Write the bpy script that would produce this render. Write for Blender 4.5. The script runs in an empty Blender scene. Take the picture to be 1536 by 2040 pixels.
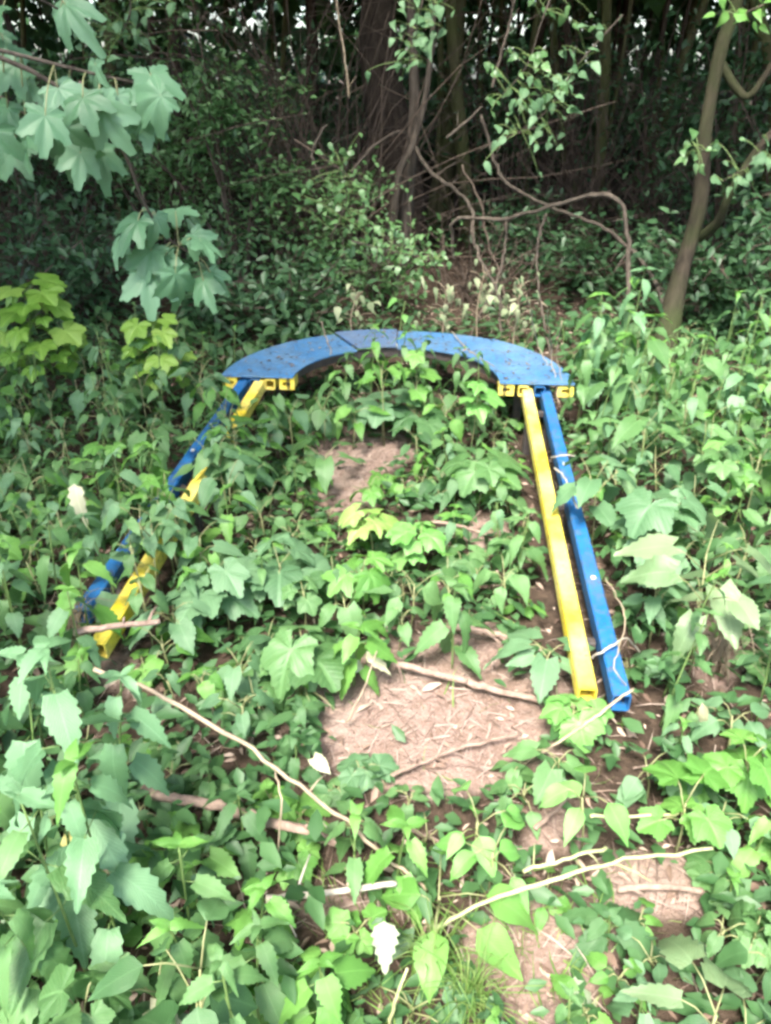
import bpy, math, random
import numpy as np
from mathutils import Vector, Matrix, noise

random.seed(7)
rng = np.random.default_rng(7)
sc = bpy.context.scene
COL = sc.collection
R = math.radians

# ------------------------------------------------------------------ camera
CAM_H, PITCH, FPX = 1.55, R(29.5), 1533.0          # metres, tilt below the horizon, focal length in photo pixels
cam_d = bpy.data.cameras.new('camera')
cam_d.sensor_fit = 'VERTICAL'
cam_d.sensor_height = 24.0
cam_d.lens = FPX / 2040.0 * 24.0
cam_d.clip_start = 0.02
cam_d.clip_end = 1500
cam = bpy.data.objects.new('camera', cam_d)
cam.location = (0, 0, CAM_H)
cam.rotation_euler = (R(90) - PITCH, 0, 0)
COL.objects.link(cam)
sc.camera = cam

# ------------------------------------------------------------------ sky, sun, exposure
SUN_EL, SUN_AZ = R(58), R(200)                      # high, behind the photographer's left shoulder; thin cloud
w = bpy.data.worlds.new('World'); sc.world = w; w.use_nodes = True
nt = w.node_tree
bg = nt.nodes['Background']
sky = nt.nodes.new('ShaderNodeTexSky')
sky.sky_type = 'NISHITA'; sky.sun_disc = False
sky.sun_elevation = SUN_EL; sky.sun_rotation = SUN_AZ
sky.air_density = 1.0; sky.dust_density = 3.0; sky.ozone_density = 0.6
nt.links.new(sky.outputs[0], bg.inputs[0])
bg.inputs[1].default_value = 0.068
sun_d = bpy.data.lights.new('sun', 'SUN')
sun_d.energy = 1.5; sun_d.angle = R(16); sun_d.color = (1.0, 0.95, 0.86)
sun = bpy.data.objects.new('sun', sun_d)
sdir = Vector((math.sin(SUN_AZ) * math.cos(SUN_EL), math.cos(SUN_AZ) * math.cos(SUN_EL), math.sin(SUN_EL)))
sun.rotation_euler = (-sdir).to_track_quat('-Z', 'Y').to_euler()
sun.location = sdir * 30
COL.objects.link(sun)
sc.view_settings.view_transform = 'Standard'
sc.view_settings.look = 'None'
sc.view_settings.gamma = 1.0
sc.view_settings.exposure = 3.2
sc.render.engine = 'CYCLES'
sc.cycles.filter_width = 3.0                        # a slightly soft phone lens
sc.cycles.max_bounces = 4
sc.cycles.caustics_reflective = False
sc.cycles.caustics_refractive = False
sc.cycles.use_adaptive_sampling = True
sc.cycles.adaptive_threshold = 0.03
sc.cycles.diffuse_bounces = 3
sc.cycles.transmission_bounces = 3
sc.cycles.transparent_max_bounces = 4

# ------------------------------------------------------------------ photo pixel <-> place
CP, SP = math.cos(PITCH), math.sin(PITCH)
FWD, UP = Vector((0, CP, -SP)), Vector((0, SP, CP))
def ray(u, v):
    return Vector(((u - 768) / FPX, 0, 0)) + UP * (-(v - 1020) / FPX) + FWD
def at(u, v, z=0.0):                                 # the point at height z that is seen there
    d = ray(u, v); t = (z - CAM_H) / d.z
    return Vector((0, 0, CAM_H)) + d * t
def atd(u, v, y):                                    # the point y metres ahead that is seen there
    d = ray(u, v); return Vector((0, 0, CAM_H)) + d * (y / d.y)
def proj(p):
    q = Vector(p) - Vector((0, 0, CAM_H)); dep = q.dot(FWD)
    if dep < 0.05: return None
    return 768 + FPX * q.x / dep, 1020 - FPX * q.dot(UP) / dep, dep

def gz(x, y):                                        # height of the ground
    n = noise.noise(Vector((x * 0.9, y * 0.9, 3.1))) * 0.035 + noise.noise(Vector((x * 3.1, y * 3.1, 7.7))) * 0.012
    far = min(1.0, max(0.0, (y - 5.0) / 6.0))
    n += far * noise.noise(Vector((x * 0.25, y * 0.25, 9.0))) * 0.18
    return n - 0.02
def onground(u, v):
    p = at(u, v, 0); return Vector((p.x, p.y, gz(p.x, p.y)))

# places where the soil lies bare and dry (as seen in the photo)
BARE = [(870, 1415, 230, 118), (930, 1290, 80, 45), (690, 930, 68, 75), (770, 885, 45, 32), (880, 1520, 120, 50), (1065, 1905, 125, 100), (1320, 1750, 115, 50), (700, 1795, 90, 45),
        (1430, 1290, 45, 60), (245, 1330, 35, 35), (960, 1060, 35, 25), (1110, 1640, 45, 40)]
def bareness(x, y):
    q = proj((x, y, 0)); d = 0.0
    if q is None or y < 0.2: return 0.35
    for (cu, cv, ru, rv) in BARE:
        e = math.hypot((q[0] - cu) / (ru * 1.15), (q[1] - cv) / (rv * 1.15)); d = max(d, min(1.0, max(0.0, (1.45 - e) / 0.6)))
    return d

# ------------------------------------------------------------------ materials
def newmat(name):
    m = bpy.data.materials.new(name); m.use_nodes = True
    n = m.node_tree.nodes; n.clear()
    return m, n, m.node_tree.links
def N(nodes, typ, **kw):
    nd = nodes.new(typ)
    for k, v in kw.items(): setattr(nd, k, v)
    return nd
def mixc(n, l, fac, a, b, blend='MIX'):
    m = n.new('ShaderNodeMix'); m.data_type = 'RGBA'; m.blend_type = blend
    for sock, val in ((m.inputs[0], fac), (m.inputs[6], a), (m.inputs[7], b)):
        if isinstance(val, (int, float)): sock.default_value = val
        elif isinstance(val, (tuple, list)): sock.default_value = (*val, 1) if len(val) == 3 else val
        else: l.new(val, sock)
    return m.outputs[2]
def ramp(n, l, fac, stops):
    r = n.new('ShaderNodeValToRGB'); l.new(fac, r.inputs[0])
    e = r.color_ramp.elements
    while len(e) < len(stops): e.new(0.5)
    for i, (p, c) in enumerate(stops):
        e[i].position = p; e[i].color = (*c, 1)
    return r.outputs[0]
def mathn(n, l, op, a, b=None, c=None):
    m = n.new('ShaderNodeMath'); m.operation = op
    for i, v in enumerate((a, b, c)):
        if v is None: continue
        if isinstance(v, (int, float)): m.inputs[i].default_value = v
        else: l.new(v, m.inputs[i])
    return m.outputs[0]

def leaf_mat(name, dark, mid, light, trans, rough=0.42, veins=True, tw=0.32, spec=0.5, spots=0.0):
    m, n, l = newmat(name)
    out = N(n, 'ShaderNodeOutputMaterial')
    oi = N(n, 'ShaderNodeObjectInfo'); geo = N(n, 'ShaderNodeNewGeometry')
    rnd = mathn(n, l, 'FRACT', mathn(n, l, 'ADD', oi.outputs['Random'], geo.outputs['Random Per Island']))
    col = ramp(n, l, rnd, [(0.0, dark), (0.5, mid), (1.0, light)])
    tc = N(n, 'ShaderNodeTexCoord')
    nz = N(n, 'ShaderNodeTexNoise'); nz.inputs['Scale'].default_value = 28; nz.inputs['Detail'].default_value = 4
    l.new(tc.outputs['Object'], nz.inputs['Vector'])
    col = mixc(n, l, mathn(n, l, 'MULTIPLY', mathn(n, l, 'SUBTRACT', nz.outputs[0], 0.4), 0.9), col, light)
    p = N(n, 'ShaderNodeBsdfPrincipled')
    p.inputs['Roughness'].default_value = rough
    p.inputs['Specular IOR Level'].default_value = spec
    if veins:
        uv = N(n, 'ShaderNodeUVMap'); sp = N(n, 'ShaderNodeSeparateXYZ'); l.new(uv.outputs[0], sp.inputs[0])
        au = mathn(n, l, 'ABSOLUTE', mathn(n, l, 'SUBTRACT', sp.outputs[0], 0.5))
        ph = mathn(n, l, 'MULTIPLY', mathn(n, l, 'SUBTRACT', sp.outputs[1], mathn(n, l, 'MULTIPLY', au, 0.9)), 44.0)
        side = mathn(n, l, 'POWER', mathn(n, l, 'ABSOLUTE', mathn(n, l, 'COSINE', ph)), 14.0)
        midr = mathn(n, l, 'LESS_THAN', au, 0.022)
        v = mathn(n, l, 'MAXIMUM', midr, mathn(n, l, 'MULTIPLY', side, 0.55))
        col = mixc(n, l, mathn(n, l, 'MULTIPLY', v, 0.22), col, tuple(min(1, c * 1.7 + 0.03) for c in light))
        bp = N(n, 'ShaderNodeBump'); bp.inputs['Strength'].default_value = 0.35; bp.inputs['Distance'].default_value = 0.004
        l.new(mathn(n, l, 'SUBTRACT', mathn(n, l, 'MULTIPLY', nz.outputs[0], 0.6), v), bp.inputs['Height'])
        l.new(bp.outputs[0], p.inputs['Normal'])
    if spots > 0:
        n2 = N(n, 'ShaderNodeTexNoise'); n2.inputs['Scale'].default_value = 60; l.new(tc.outputs['Object'], n2.inputs['Vector'])
        s = mathn(n, l, 'GREATER_THAN', n2.outputs[0], 0.66)
        col = mixc(n, l, mathn(n, l, 'MULTIPLY', s, spots), col, (0.16, 0.1, 0.04))
    l.new(col, p.inputs['Base Color'])
    t = N(n, 'ShaderNodeBsdfTranslucent'); l.new(mixc(n, l, 0.6, col, trans), t.inputs[0])
    mx = N(n, 'ShaderNodeMixShader'); mx.inputs[0].default_value = tw
    l.new(p.outputs[0], mx.inputs[1]); l.new(t.outputs[0], mx.inputs[2])
    l.new(mx.outputs[0], out.inputs[0])
    return m

def simple_mat(name, c1, c2, scale=20, rough=0.7, bump=0.3, stretch=(1, 1, 1), c3=None, rnd=0.0, dist=0.01):
    m, n, l = newmat(name)
    out = N(n, 'ShaderNodeOutputMaterial'); p = N(n, 'ShaderNodeBsdfPrincipled')
    tc = N(n, 'ShaderNodeTexCoord'); mp = N(n, 'ShaderNodeMapping'); mp.inputs['Scale'].default_value = stretch
    l.new(tc.outputs['Object'], mp.inputs[0])
    nz = N(n, 'ShaderNodeTexNoise'); nz.inputs['Scale'].default_value = scale; nz.inputs['Detail'].default_value = 6; nz.inputs['Roughness'].default_value = 0.65
    l.new(mp.outputs[0], nz.inputs['Vector'])
    fac = nz.outputs[0]
    if rnd:
        geo = N(n, 'ShaderNodeNewGeometry')
        fac = mathn(n, l, 'ADD', mathn(n, l, 'MULTIPLY', fac, 1 - rnd), mathn(n, l, 'MULTIPLY', geo.outputs['Random Per Island'], rnd))
    stops = [(0.3, c1), (0.7, c2)]
    if c3: stops = [(0.2, c1), (0.5, c2), (0.8, c3)]
    l.new(ramp(n, l, fac, stops), p.inputs['Base Color'])
    p.inputs['Roughness'].default_value = rough
    if bump:
        b = N(n, 'ShaderNodeBump'); b.inputs['Strength'].default_value = bump; b.inputs['Distance'].default_value = dist
        l.new(nz.outputs[0], b.inputs['Height']); l.new(b.outputs[0], p.inputs['Normal'])
    l.new(p.outputs[0], out.inputs[0])
    return m

def bark_mat(name, c1, c2, moss=None):
    m, n, l = newmat(name)
    out = N(n, 'ShaderNodeOutputMaterial'); p = N(n, 'ShaderNodeBsdfPrincipled')
    tc = N(n, 'ShaderNodeTexCoord'); mp = N(n, 'ShaderNodeMapping'); mp.inputs['Scale'].default_value = (26, 26, 5)
    l.new(tc.outputs['Object'], mp.inputs[0])
    nz = N(n, 'ShaderNodeTexNoise'); nz.inputs['Scale'].default_value = 1; nz.inputs['Detail'].default_value = 8; nz.inputs['Roughness'].default_value = 0.7
    l.new(mp.outputs[0], nz.inputs['Vector'])
    col = ramp(n, l, nz.outputs[0], [(0.35, c1), (0.68, c2)])
    if moss:
        n2 = N(n, 'ShaderNodeTexNoise'); n2.inputs['Scale'].default_value = 2.3; n2.inputs['Detail'].default_value = 5
        l.new(tc.outputs['Object'], n2.inputs['Vector'])
        f = N(n, 'ShaderNodeMapRange'); f.inputs[1].default_value = 0.42; f.inputs[2].default_value = 0.62
        l.new(n2.outputs[0], f.inputs[0])
        col = mixc(n, l, f.outputs[0], col, moss)
    l.new(col, p.inputs['Base Color']); p.inputs['Roughness'].default_value = 0.9; p.inputs['Specular IOR Level'].default_value = 0.2
    b = N(n, 'ShaderNodeBump'); b.inputs['Strength'].default_value = 0.8; b.inputs['Distance'].default_value = 0.02
    l.new(nz.outputs[0], b.inputs['Height']); l.new(b.outputs[0], p.inputs['Normal'])
    l.new(p.outputs[0], out.inputs[0])
    return m

def paint_mat(name, base, faded, dirt, dust=0.35):
    m, n, l = newmat(name)
    out = N(n, 'ShaderNodeOutputMaterial'); p = N(n, 'ShaderNodeBsdfPrincipled')
    tc = N(n, 'ShaderNodeTexCoord')
    a = N(n, 'ShaderNodeTexNoise'); a.inputs['Scale'].default_value = 5; a.inputs['Detail'].default_value = 6
    b = N(n, 'ShaderNodeTexNoise'); b.inputs['Scale'].default_value = 38; b.inputs['Detail'].default_value = 7; b.inputs['Roughness'].default_value = 0.75
    c = N(n, 'ShaderNodeTexNoise'); c.inputs['Scale'].default_value = 90; c.inputs['Detail'].default_value = 3
    for x in (a, b, c): l.new(tc.outputs['Object'], x.inputs['Vector'])
    f1 = N(n, 'ShaderNodeMapRange'); f1.inputs[1].default_value = 0.38; f1.inputs[2].default_value = 0.7; f1.inputs[4].default_value = dust
    l.new(a.outputs[0], f1.inputs[0])
    col = mixc(n, l, f1.outputs[0], base, faded)
    f2 = N(n, 'ShaderNodeMapRange'); f2.inputs[1].default_value = 0.50; f2.inputs[2].default_value = 0.70; f2.inputs[4].default_value = 0.8
    l.new(b.outputs[0], f2.inputs[0])
    col = mixc(n, l, f2.outputs[0], col, dirt)
    d4 = N(n, 'ShaderNodeTexNoise'); d4.inputs['Scale'].default_value = 11; d4.inputs['Detail'].default_value = 8; d4.inputs['Roughness'].default_value = 0.8
    l.new(tc.outputs['Object'], d4.inputs['Vector'])
    f4 = N(n, 'ShaderNodeMapRange'); f4.inputs[1].default_value = 0.50; f4.inputs[2].default_value = 0.66; f4.inputs[4].default_value = 0.6
    l.new(d4.outputs[0], f4.inputs[0])
    col = mixc(n, l, f4.outputs[0], col, (0.10, 0.095, 0.06))
    f3 = mathn(n, l, 'GREATER_THAN', c.outputs[0], 0.66)
    col = mixc(n, l, mathn(n, l, 'MULTIPLY', f3, 0.7), col, (0.09, 0.045, 0.025))
    l.new(col, p.inputs['Base Color'])
    l.new(ramp(n, l, b.outputs[0], [(0.3, (0.38,) * 3), (0.7, (0.7,) * 3)]), p.inputs['Roughness'])
    bp = N(n, 'ShaderNodeBump'); bp.inputs['Strength'].default_value = 0.15; bp.inputs['Distance'].default_value = 0.004
    l.new(b.outputs[0], bp.inputs['Height']); l.new(bp.outputs[0], p.inputs['Normal'])
    l.new(p.outputs[0], out.inputs[0])
    return m

M = {}
M['nettle'] = leaf_mat('nettle_leaf', (0.058, 0.140, 0.044), (0.092, 0.205, 0.066), (0.135, 0.265, 0.100), (0.17, 0.38, 0.08), rough=0.46, spots=0.45)
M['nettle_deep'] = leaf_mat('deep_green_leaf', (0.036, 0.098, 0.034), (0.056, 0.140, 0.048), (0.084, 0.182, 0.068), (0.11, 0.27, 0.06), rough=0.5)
M['blue_green'] = leaf_mat('blue_green_leaf', (0.070, 0.160, 0.070), (0.102, 0.212, 0.096), (0.142, 0.265, 0.135), (0.10, 0.26, 0.07), rough=0.5)
M['fresh'] = leaf_mat('fresh_green_leaf', (0.085, 0.23, 0.045), (0.12, 0.29, 0.06), (0.17, 0.36, 0.085), (0.24, 0.50, 0.06), tw=0.38)
M['lime'] = leaf_mat('lime_leaf', (0.105, 0.29, 0.055), (0.145, 0.36, 0.085), (0.21, 0.43, 0.13), (0.16, 0.42, 0.07), tw=0.34)
M['lime_pale'] = leaf_mat('pale_lime_leaf', (0.24, 0.40, 0.09), (0.30, 0.46, 0.13), (0.38, 0.52, 0.19), (0.30, 0.48, 0.10), tw=0.34)
M['lime_yellow'] = leaf_mat('yellow_green_leaf', (0.12, 0.27, 0.035), (0.18, 0.35, 0.05), (0.28, 0.44, 0.09), (0.24, 0.46, 0.06), tw=0.36)
M['pale'] = leaf_mat('pale_green_leaf', (0.12, 0.21, 0.095), (0.16, 0.25, 0.12), (0.22, 0.31, 0.165), (0.22, 0.34, 0.11), spots=0.5)
M['maple'] = leaf_mat('maple_leaf', (0.062, 0.155, 0.075), (0.100, 0.222, 0.115), (0.150, 0.290, 0.170), (0.18, 0.40, 0.11), rough=0.5, veins=False)
M['small'] = leaf_mat('small_shrub_leaf', (0.050, 0.130, 0.042), (0.085, 0.195, 0.065), (0.17, 0.30, 0.13), (0.16, 0.36, 0.07), veins=False)
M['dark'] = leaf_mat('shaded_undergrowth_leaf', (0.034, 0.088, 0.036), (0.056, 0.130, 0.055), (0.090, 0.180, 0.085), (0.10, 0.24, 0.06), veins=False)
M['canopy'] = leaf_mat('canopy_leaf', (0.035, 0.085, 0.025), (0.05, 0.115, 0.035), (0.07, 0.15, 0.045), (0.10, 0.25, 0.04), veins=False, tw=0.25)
M['dry_leaf'] = leaf_mat('dry_pale_leaf', (0.30, 0.29, 0.17), (0.42, 0.42, 0.27), (0.55, 0.55, 0.40), (0.45, 0.42, 0.2), rough=0.7, veins=True, tw=0.25)
M['yellow_leaf'] = leaf_mat('yellowed_leaf', (0.50, 0.42, 0.10), (0.55, 0.47, 0.13), (0.60, 0.53, 0.2), (0.6, 0.5, 0.1), rough=0.55, spots=0.5)
M['white_leaf'] = leaf_mat('whitish_leaf', (0.22, 0.28, 0.17), (0.27, 0.33, 0.21), (0.33, 0.38, 0.27), (0.6, 0.65, 0.5), rough=0.6, tw=0.2)
M['stem'] = simple_mat('green_stem', (0.09, 0.16, 0.04), (0.16, 0.24, 0.08), 30, 0.55, 0.1)
M['stem_red'] = simple_mat('pale_petiole', (0.20, 0.22, 0.09), (0.30, 0.30, 0.15), 30, 0.55, 0.1)
M['straw'] = simple_mat('dry_stalk', (0.20, 0.15, 0.10), (0.38, 0.31, 0.22), 26, 0.7, 0.3, (1, 1, 1))
M['straw_green'] = simple_mat('greenish_stalk', (0.26, 0.29, 0.13), (0.42, 0.43, 0.23), 26, 0.6, 0.2)
M['stick'] = simple_mat('weathered_stick', (0.15, 0.10, 0.075), (0.34, 0.25, 0.20), 40, 0.85, 0.6)
M['stick_pale'] = simple_mat('bleached_stick', (0.28, 0.25, 0.20), (0.46, 0.42, 0.36), 40, 0.8, 0.5)
M['bark'] = bark_mat('brown_bark', (0.022, 0.018, 0.013), (0.062, 0.050, 0.036), (0.034, 0.044, 0.016))
M['bark_dark'] = bark_mat('dark_bark', (0.028, 0.020, 0.015), (0.085, 0.064, 0.048))
M['bark_green'] = bark_mat('algae_bark', (0.045, 0.042, 0.022), (0.13, 0.12, 0.06), (0.075, 0.085, 0.03))
M['twig'] = bark_mat('grey_twig', (0.045, 0.037, 0.030), (0.135, 0.112, 0.090))
M['twig_dead'] = bark_mat('dead_twig', (0.06, 0.045, 0.036), (0.15, 0.115, 0.09))
M['blue'] = paint_mat('blue_paint', (0.006, 0.105, 0.31), (0.03, 0.17, 0.38), (0.08, 0.10, 0.10), 0.5)
M['blue_plate'] = paint_mat('dusty_blue_paint', (0.045, 0.165, 0.35), (0.12, 0.23, 0.36), (0.09, 0.10, 0.10), 0.75)
M['yellow'] = paint_mat('yellow_paint', (0.78, 0.60, 0.03), (0.82, 0.73, 0.32), (0.33, 0.26, 0.09), 0.8)
M['blue_grey'] = paint_mat('dusty_grey_blue_paint', (0.065, 0.145, 0.29), (0.13, 0.19, 0.29), (0.11, 0.12, 0.13), 0.9)
M['wilted'] = leaf_mat('wilted_leaf', (0.15, 0.21, 0.10), (0.24, 0.30, 0.16), (0.38, 0.42, 0.27), (0.35, 0.40, 0.2), rough=0.65, tw=0.3)
M['fibre'] = simple_mat('straw_fibre', (0.09, 0.058, 0.045), (0.25, 0.175, 0.145), 15, 0.85, 0.0, c3=(0.44, 0.35, 0.30), rnd=0.8)
M['steel'] = simple_mat('dark_steel', (0.03, 0.03, 0.032), (0.08, 0.06, 0.05), 30, 0.7, 0.2)
M['zinc'] = simple_mat('zinc_bolt', (0.35, 0.36, 0.37), (0.55, 0.56, 0.57), 30, 0.4, 0.1)
M['litter'] = simple_mat('dead_leaf_bits', (0.10, 0.062, 0.045), (0.28, 0.19, 0.145), 15, 0.85, 0.2, c3=(0.42, 0.33, 0.27), rnd=0.75)
M['debris'] = simple_mat('leaf_crumbs', (0.05, 0.035, 0.025), (0.13, 0.09, 0.06), 15, 0.9, 0.1, c3=(0.24, 0.19, 0.13), rnd=0.75)
M['mint'] = leaf_mat('mint_green_leaf', (0.090, 0.205, 0.090), (0.125, 0.260, 0.120), (0.165, 0.310, 0.165), (0.16, 0.38, 0.12), rough=0.5)  # lighter green, with the bright gloss of the leaves put into the colour
M['grass'] = leaf_mat('grass_blade', (0.09, 0.20, 0.04), (0.15, 0.29, 0.06), (0.28, 0.38, 0.12), (0.25, 0.45, 0.06), veins=False)

def ground_mat():
    m, n, l = newmat('woodland_soil')
    out = N(n, 'ShaderNodeOutputMaterial'); p = N(n, 'ShaderNodeBsdfPrincipled')
    tc = N(n, 'ShaderNodeTexCoord')
    def nz(s, d=8, r=0.65):
        x = N(n, 'ShaderNodeTexNoise'); x.inputs['Scale'].default_value = s; x.inputs['Detail'].default_value = d; x.inputs['Roughness'].default_value = r
        l.new(tc.outputs['Object'], x.inputs['Vector']); return x.outputs[0]
    a, b, c = nz(2.2), nz(26), nz(120, 4)
    col = ramp(n, l, a, [(0.3, (0.19, 0.130, 0.105)), (0.5, (0.33, 0.235, 0.20)), (0.72, (0.43, 0.34, 0.29))])
    col = mixc(n, l, mathn(n, l, 'MULTIPLY', ramp(n, l, b, [(0.38, (0, 0, 0)), (0.62, (1, 1, 1))]), 0.55), col, (0.13, 0.085, 0.06))
    col = mixc(n, l, mathn(n, l, 'MULTIPLY', ramp(n, l, c, [(0.52, (0, 0, 0)), (0.66, (1, 1, 1))]), 0.5), col, (0.44, 0.34, 0.29))
    # leaf mould with the plants' shade put into its colour; bare patches paler
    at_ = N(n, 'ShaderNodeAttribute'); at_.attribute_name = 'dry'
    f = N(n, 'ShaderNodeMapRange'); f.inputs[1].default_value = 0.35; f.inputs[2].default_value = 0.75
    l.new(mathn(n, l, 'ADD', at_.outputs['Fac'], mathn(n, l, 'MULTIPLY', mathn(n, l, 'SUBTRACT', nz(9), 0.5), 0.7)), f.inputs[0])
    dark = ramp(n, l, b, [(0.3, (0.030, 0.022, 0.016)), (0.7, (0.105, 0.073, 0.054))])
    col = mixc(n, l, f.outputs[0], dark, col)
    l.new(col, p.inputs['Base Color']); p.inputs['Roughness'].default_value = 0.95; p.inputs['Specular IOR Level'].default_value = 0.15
    bp = N(n, 'ShaderNodeBump'); bp.inputs['Strength'].default_value = 0.9; bp.inputs['Distance'].default_value = 0.02
    l.new(mathn(n, l, 'ADD', b, mathn(n, l, 'MULTIPLY', c, 0.5)), bp.inputs['Height']); l.new(bp.outputs[0], p.inputs['Normal'])
    l.new(p.outputs[0], out.inputs[0])
    return m
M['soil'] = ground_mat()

# ------------------------------------------------------------------ helpers: objects and meshes
def link(o, parent=None, label=None, cat=None, group=None, kind=None):
    COL.objects.link(o)
    if parent is not None: o.parent = parent
    if label: o['label'] = label
    if cat: o['category'] = cat
    if group: o['group'] = group
    if kind: o['kind'] = kind
    return o
def empty(name, loc, label, cat, group=None, rz=0.0):
    o = bpy.data.objects.new(name, None); o.empty_display_size = 0.05
    o.location = loc; o.rotation_euler = (0, 0, rz)
    return link(o, None, label, cat, group)
def mesh_obj(name, me, mat=None, parent=None, **kw):
    if mat is not None and len(me.materials) == 0: me.materials.append(mat)
    o = bpy.data.objects.new(name, me)
    return link(o, parent, **kw)
def mk(name, vs, fs, smooth=True, uvs=None):
    me = bpy.data.meshes.new(name)
    me.from_pydata(vs, [], fs)
    if uvs is not None:
        lay = me.uv_layers.new(name='UVMap')
        li = np.empty(len(me.loops), dtype=np.int32); me.loops.foreach_get('vertex_index', li)
        lay.data.foreach_set('uv', np.asarray(uvs, dtype=np.float32)[li].ravel())
    if smooth: me.polygons.foreach_set('use_smooth', [True] * len(me.polygons))
    me.update()
    return me
def spline(pts, k=5):
    pts = [Vector(p) for p in pts]
    if len(pts) < 3 or k < 2: return pts
    out = []
    for i in range(len(pts) - 1):
        p0, p1, p2, p3 = pts[max(i - 1, 0)], pts[i], pts[i + 1], pts[min(i + 2, len(pts) - 1)]
        for j in range(k):
            t = j / k
            out.append(0.5 * ((2 * p1) + (p2 - p0) * t + (2 * p0 - 5 * p1 + 4 * p2 - p3) * t * t + (3 * p1 - p0 - 3 * p2 + p3) * t ** 3))
    out.append(pts[-1])
    return out
class MB:                                             # collects tubes into one mesh
    def __init__(s): s.v, s.f = [], []
    def tube(s, pts, r0, r1, n=6, k=1, wob=0.0, flare=0.0):
        P = spline(pts, k); m = len(P); base = len(s.v)
        prev = None
        for i, p in enumerate(P):
            t = (P[min(i + 1, m - 1)] - P[max(i - 1, 0)])
            if t.length < 1e-9: t = Vector((0, 0, 1))
            t.normalize()
            if prev is None:
                a = t.cross(Vector((0, 0, 1)) if abs(t.z) < 0.9 else Vector((1, 0, 0))).normalized()
            else:
                a = (prev - t * prev.dot(t)); a = a.normalized() if a.length > 1e-6 else t.orthogonal().normalized()
            prev = a; b = t.cross(a)
            q = i / max(m - 1, 1); r = r0 + (r1 - r0) * q
            if flare: r *= 1 + flare * math.exp(-q * 9)
            for j in range(n):
                th = 2 * math.pi * j / n
                rr = r * (1 + wob * noise.noise(Vector((p.x * 6 + math.cos(th), p.y * 6 + math.sin(th), p.z * 2.2))))
                s.v.append(p + (a * math.cos(th) + b * math.sin(th)) * rr)
        for i in range(m - 1):
            for j in range(n):
                x, y = base + i * n + j, base + i * n + (j + 1) % n
                s.f.append((x, y, y + n, x + n))
        s.f.append(tuple(base + j for j in range(n))[::-1]); s.f.append(tuple(base + (m - 1) * n + j for j in range(n)))
    def mesh(s, name): return mk(name, s.v, s.f)
def tube_mesh(name, pts, r0, r1, n=6, k=1, wob=0.0, flare=0.0):
    b = MB(); b.tube(pts, r0, r1, n, k, wob, flare); return b.mesh(name)

def basis(loc, d, nrm, s=1.0):                        # leaf: +Y along d, +Z near nrm
    y = Vector(d).normalized(); z = Vector(nrm); z = z - y * z.dot(y)
    if z.length < 1e-5: z = y.orthogonal()
    z.normalize(); x = y.cross(z)
    m = Matrix(((x.x, y.x, z.x, 0), (x.y, y.y, z.y, 0), (x.z, y.z, z.z, 0), (0, 0, 0, 1)))
    return Matrix.Translation(loc) @ m @ Matrix.Scale(s, 4)

# ------------------------------------------------------------------ leaf shapes (unit length, shared by all leaves of a kind)
def ovate_leaf(name, width=0.55, rows=11, teeth=0.10, droop=0.35, fold=0.25, wav=0.05, heart=0.0, tip=1.6, seed=0):
    rs = random.Random(seed); vs, fs, uv = [], [], []
    cols = (-1.0, -0.55, 0.0, 0.55, 1.0)
    ph = rs.uniform(0, 6)
    for i in range(rows + 1):
        t = i / rows
        hw = 0.5 * width * (math.sin(math.pi * t ** (0.62)) ** 0.85) * (1 - 0.25 * t ** tip) if 0 < t < 1 else 0.0
        for c in cols:
            x = c * hw
            y = t
            if abs(c) == 1.0 and 0 < i < rows:
                x *= 1 + (teeth if i % 2 else -teeth); y += 0.02 * (1 if i % 2 else -1)
                if heart and t < 0.25: y -= heart * (0.25 - t) * 2
            z = -droop * t * t + fold * abs(x) * 0.9 + wav * math.sin(9 * t + ph + 2 * c) * abs(c) * 0.5
            z -= 0.10 * max(0, abs(c) - 0.5) * hw * 4 * droop
            vs.append((x, y, z)); uv.append((0.5 + x / max(width, 1e-3), t))
    n = len(cols)
    for i in range(rows):
        for j in range(n - 1):
            a = i * n + j; fs.append((a, a + 1, a + 1 + n, a + n))
    return mk(name, vs, fs, True, uv)
def palmate_leaf(name, lobes, depth=0.45, droop=0.35, seed=0, teeth=0.06, cup=0.12):
    """lobes: (angle in degrees from the tip direction, length)."""
    rs = random.Random(seed)
    ang = np.linspace(-168, 168, 57); rad = []
    for i, a in enumerate(ang):
        r = 0.0
        for la, ll in lobes:
            d = abs(a - la)
            wv = 27 if abs(la) < 100 else 24
            r = max(r, ll * ((1 - depth) + depth * max(0, 1 - d / wv) ** 0.85) if d < wv * 1.6 else 0)
        r = max(r, 0.20)
        r *= 1 + (teeth if i % 2 else -teeth) * (0.6 + 0.4 * rs.random())
        rad.append(r)
    vs, fs, uv = [(0, 0, 0)], [], [(0.5, 0)]
    rings = (0.35, 0.7, 1.0)
    for q in rings:
        for i, a in enumerate(ang):
            th = math.radians(a); r = rad[i] * q
            dn = min(abs(a - la) for la, _ in lobes)
            crease = 0.05 * math.sin(min(dn / 22.0, 1.0) * math.pi / 2) * q
            x, y = math.sin(th) * r, math.cos(th) * r
            z = crease - droop * (r * r) * (0.55 + 0.45 * max(0, math.cos(th))) + cup * abs(x) * 0.4
            vs.append((x, y, z)); uv.append((0.5 + x * 0.5, 0.5 + y * 0.5))
    n = len(ang)
    for i in range(n - 1):
        fs.append((0, 1 + i, 2 + i))
        for k in range(len(rings) - 1):
            a = 1 + k * n + i; fs.append((a, a + n, a + n + 1, a + 1))
    me = mk(name, vs, fs, True, uv); me.flip_normals(); return me
SHAPES = {}
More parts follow.
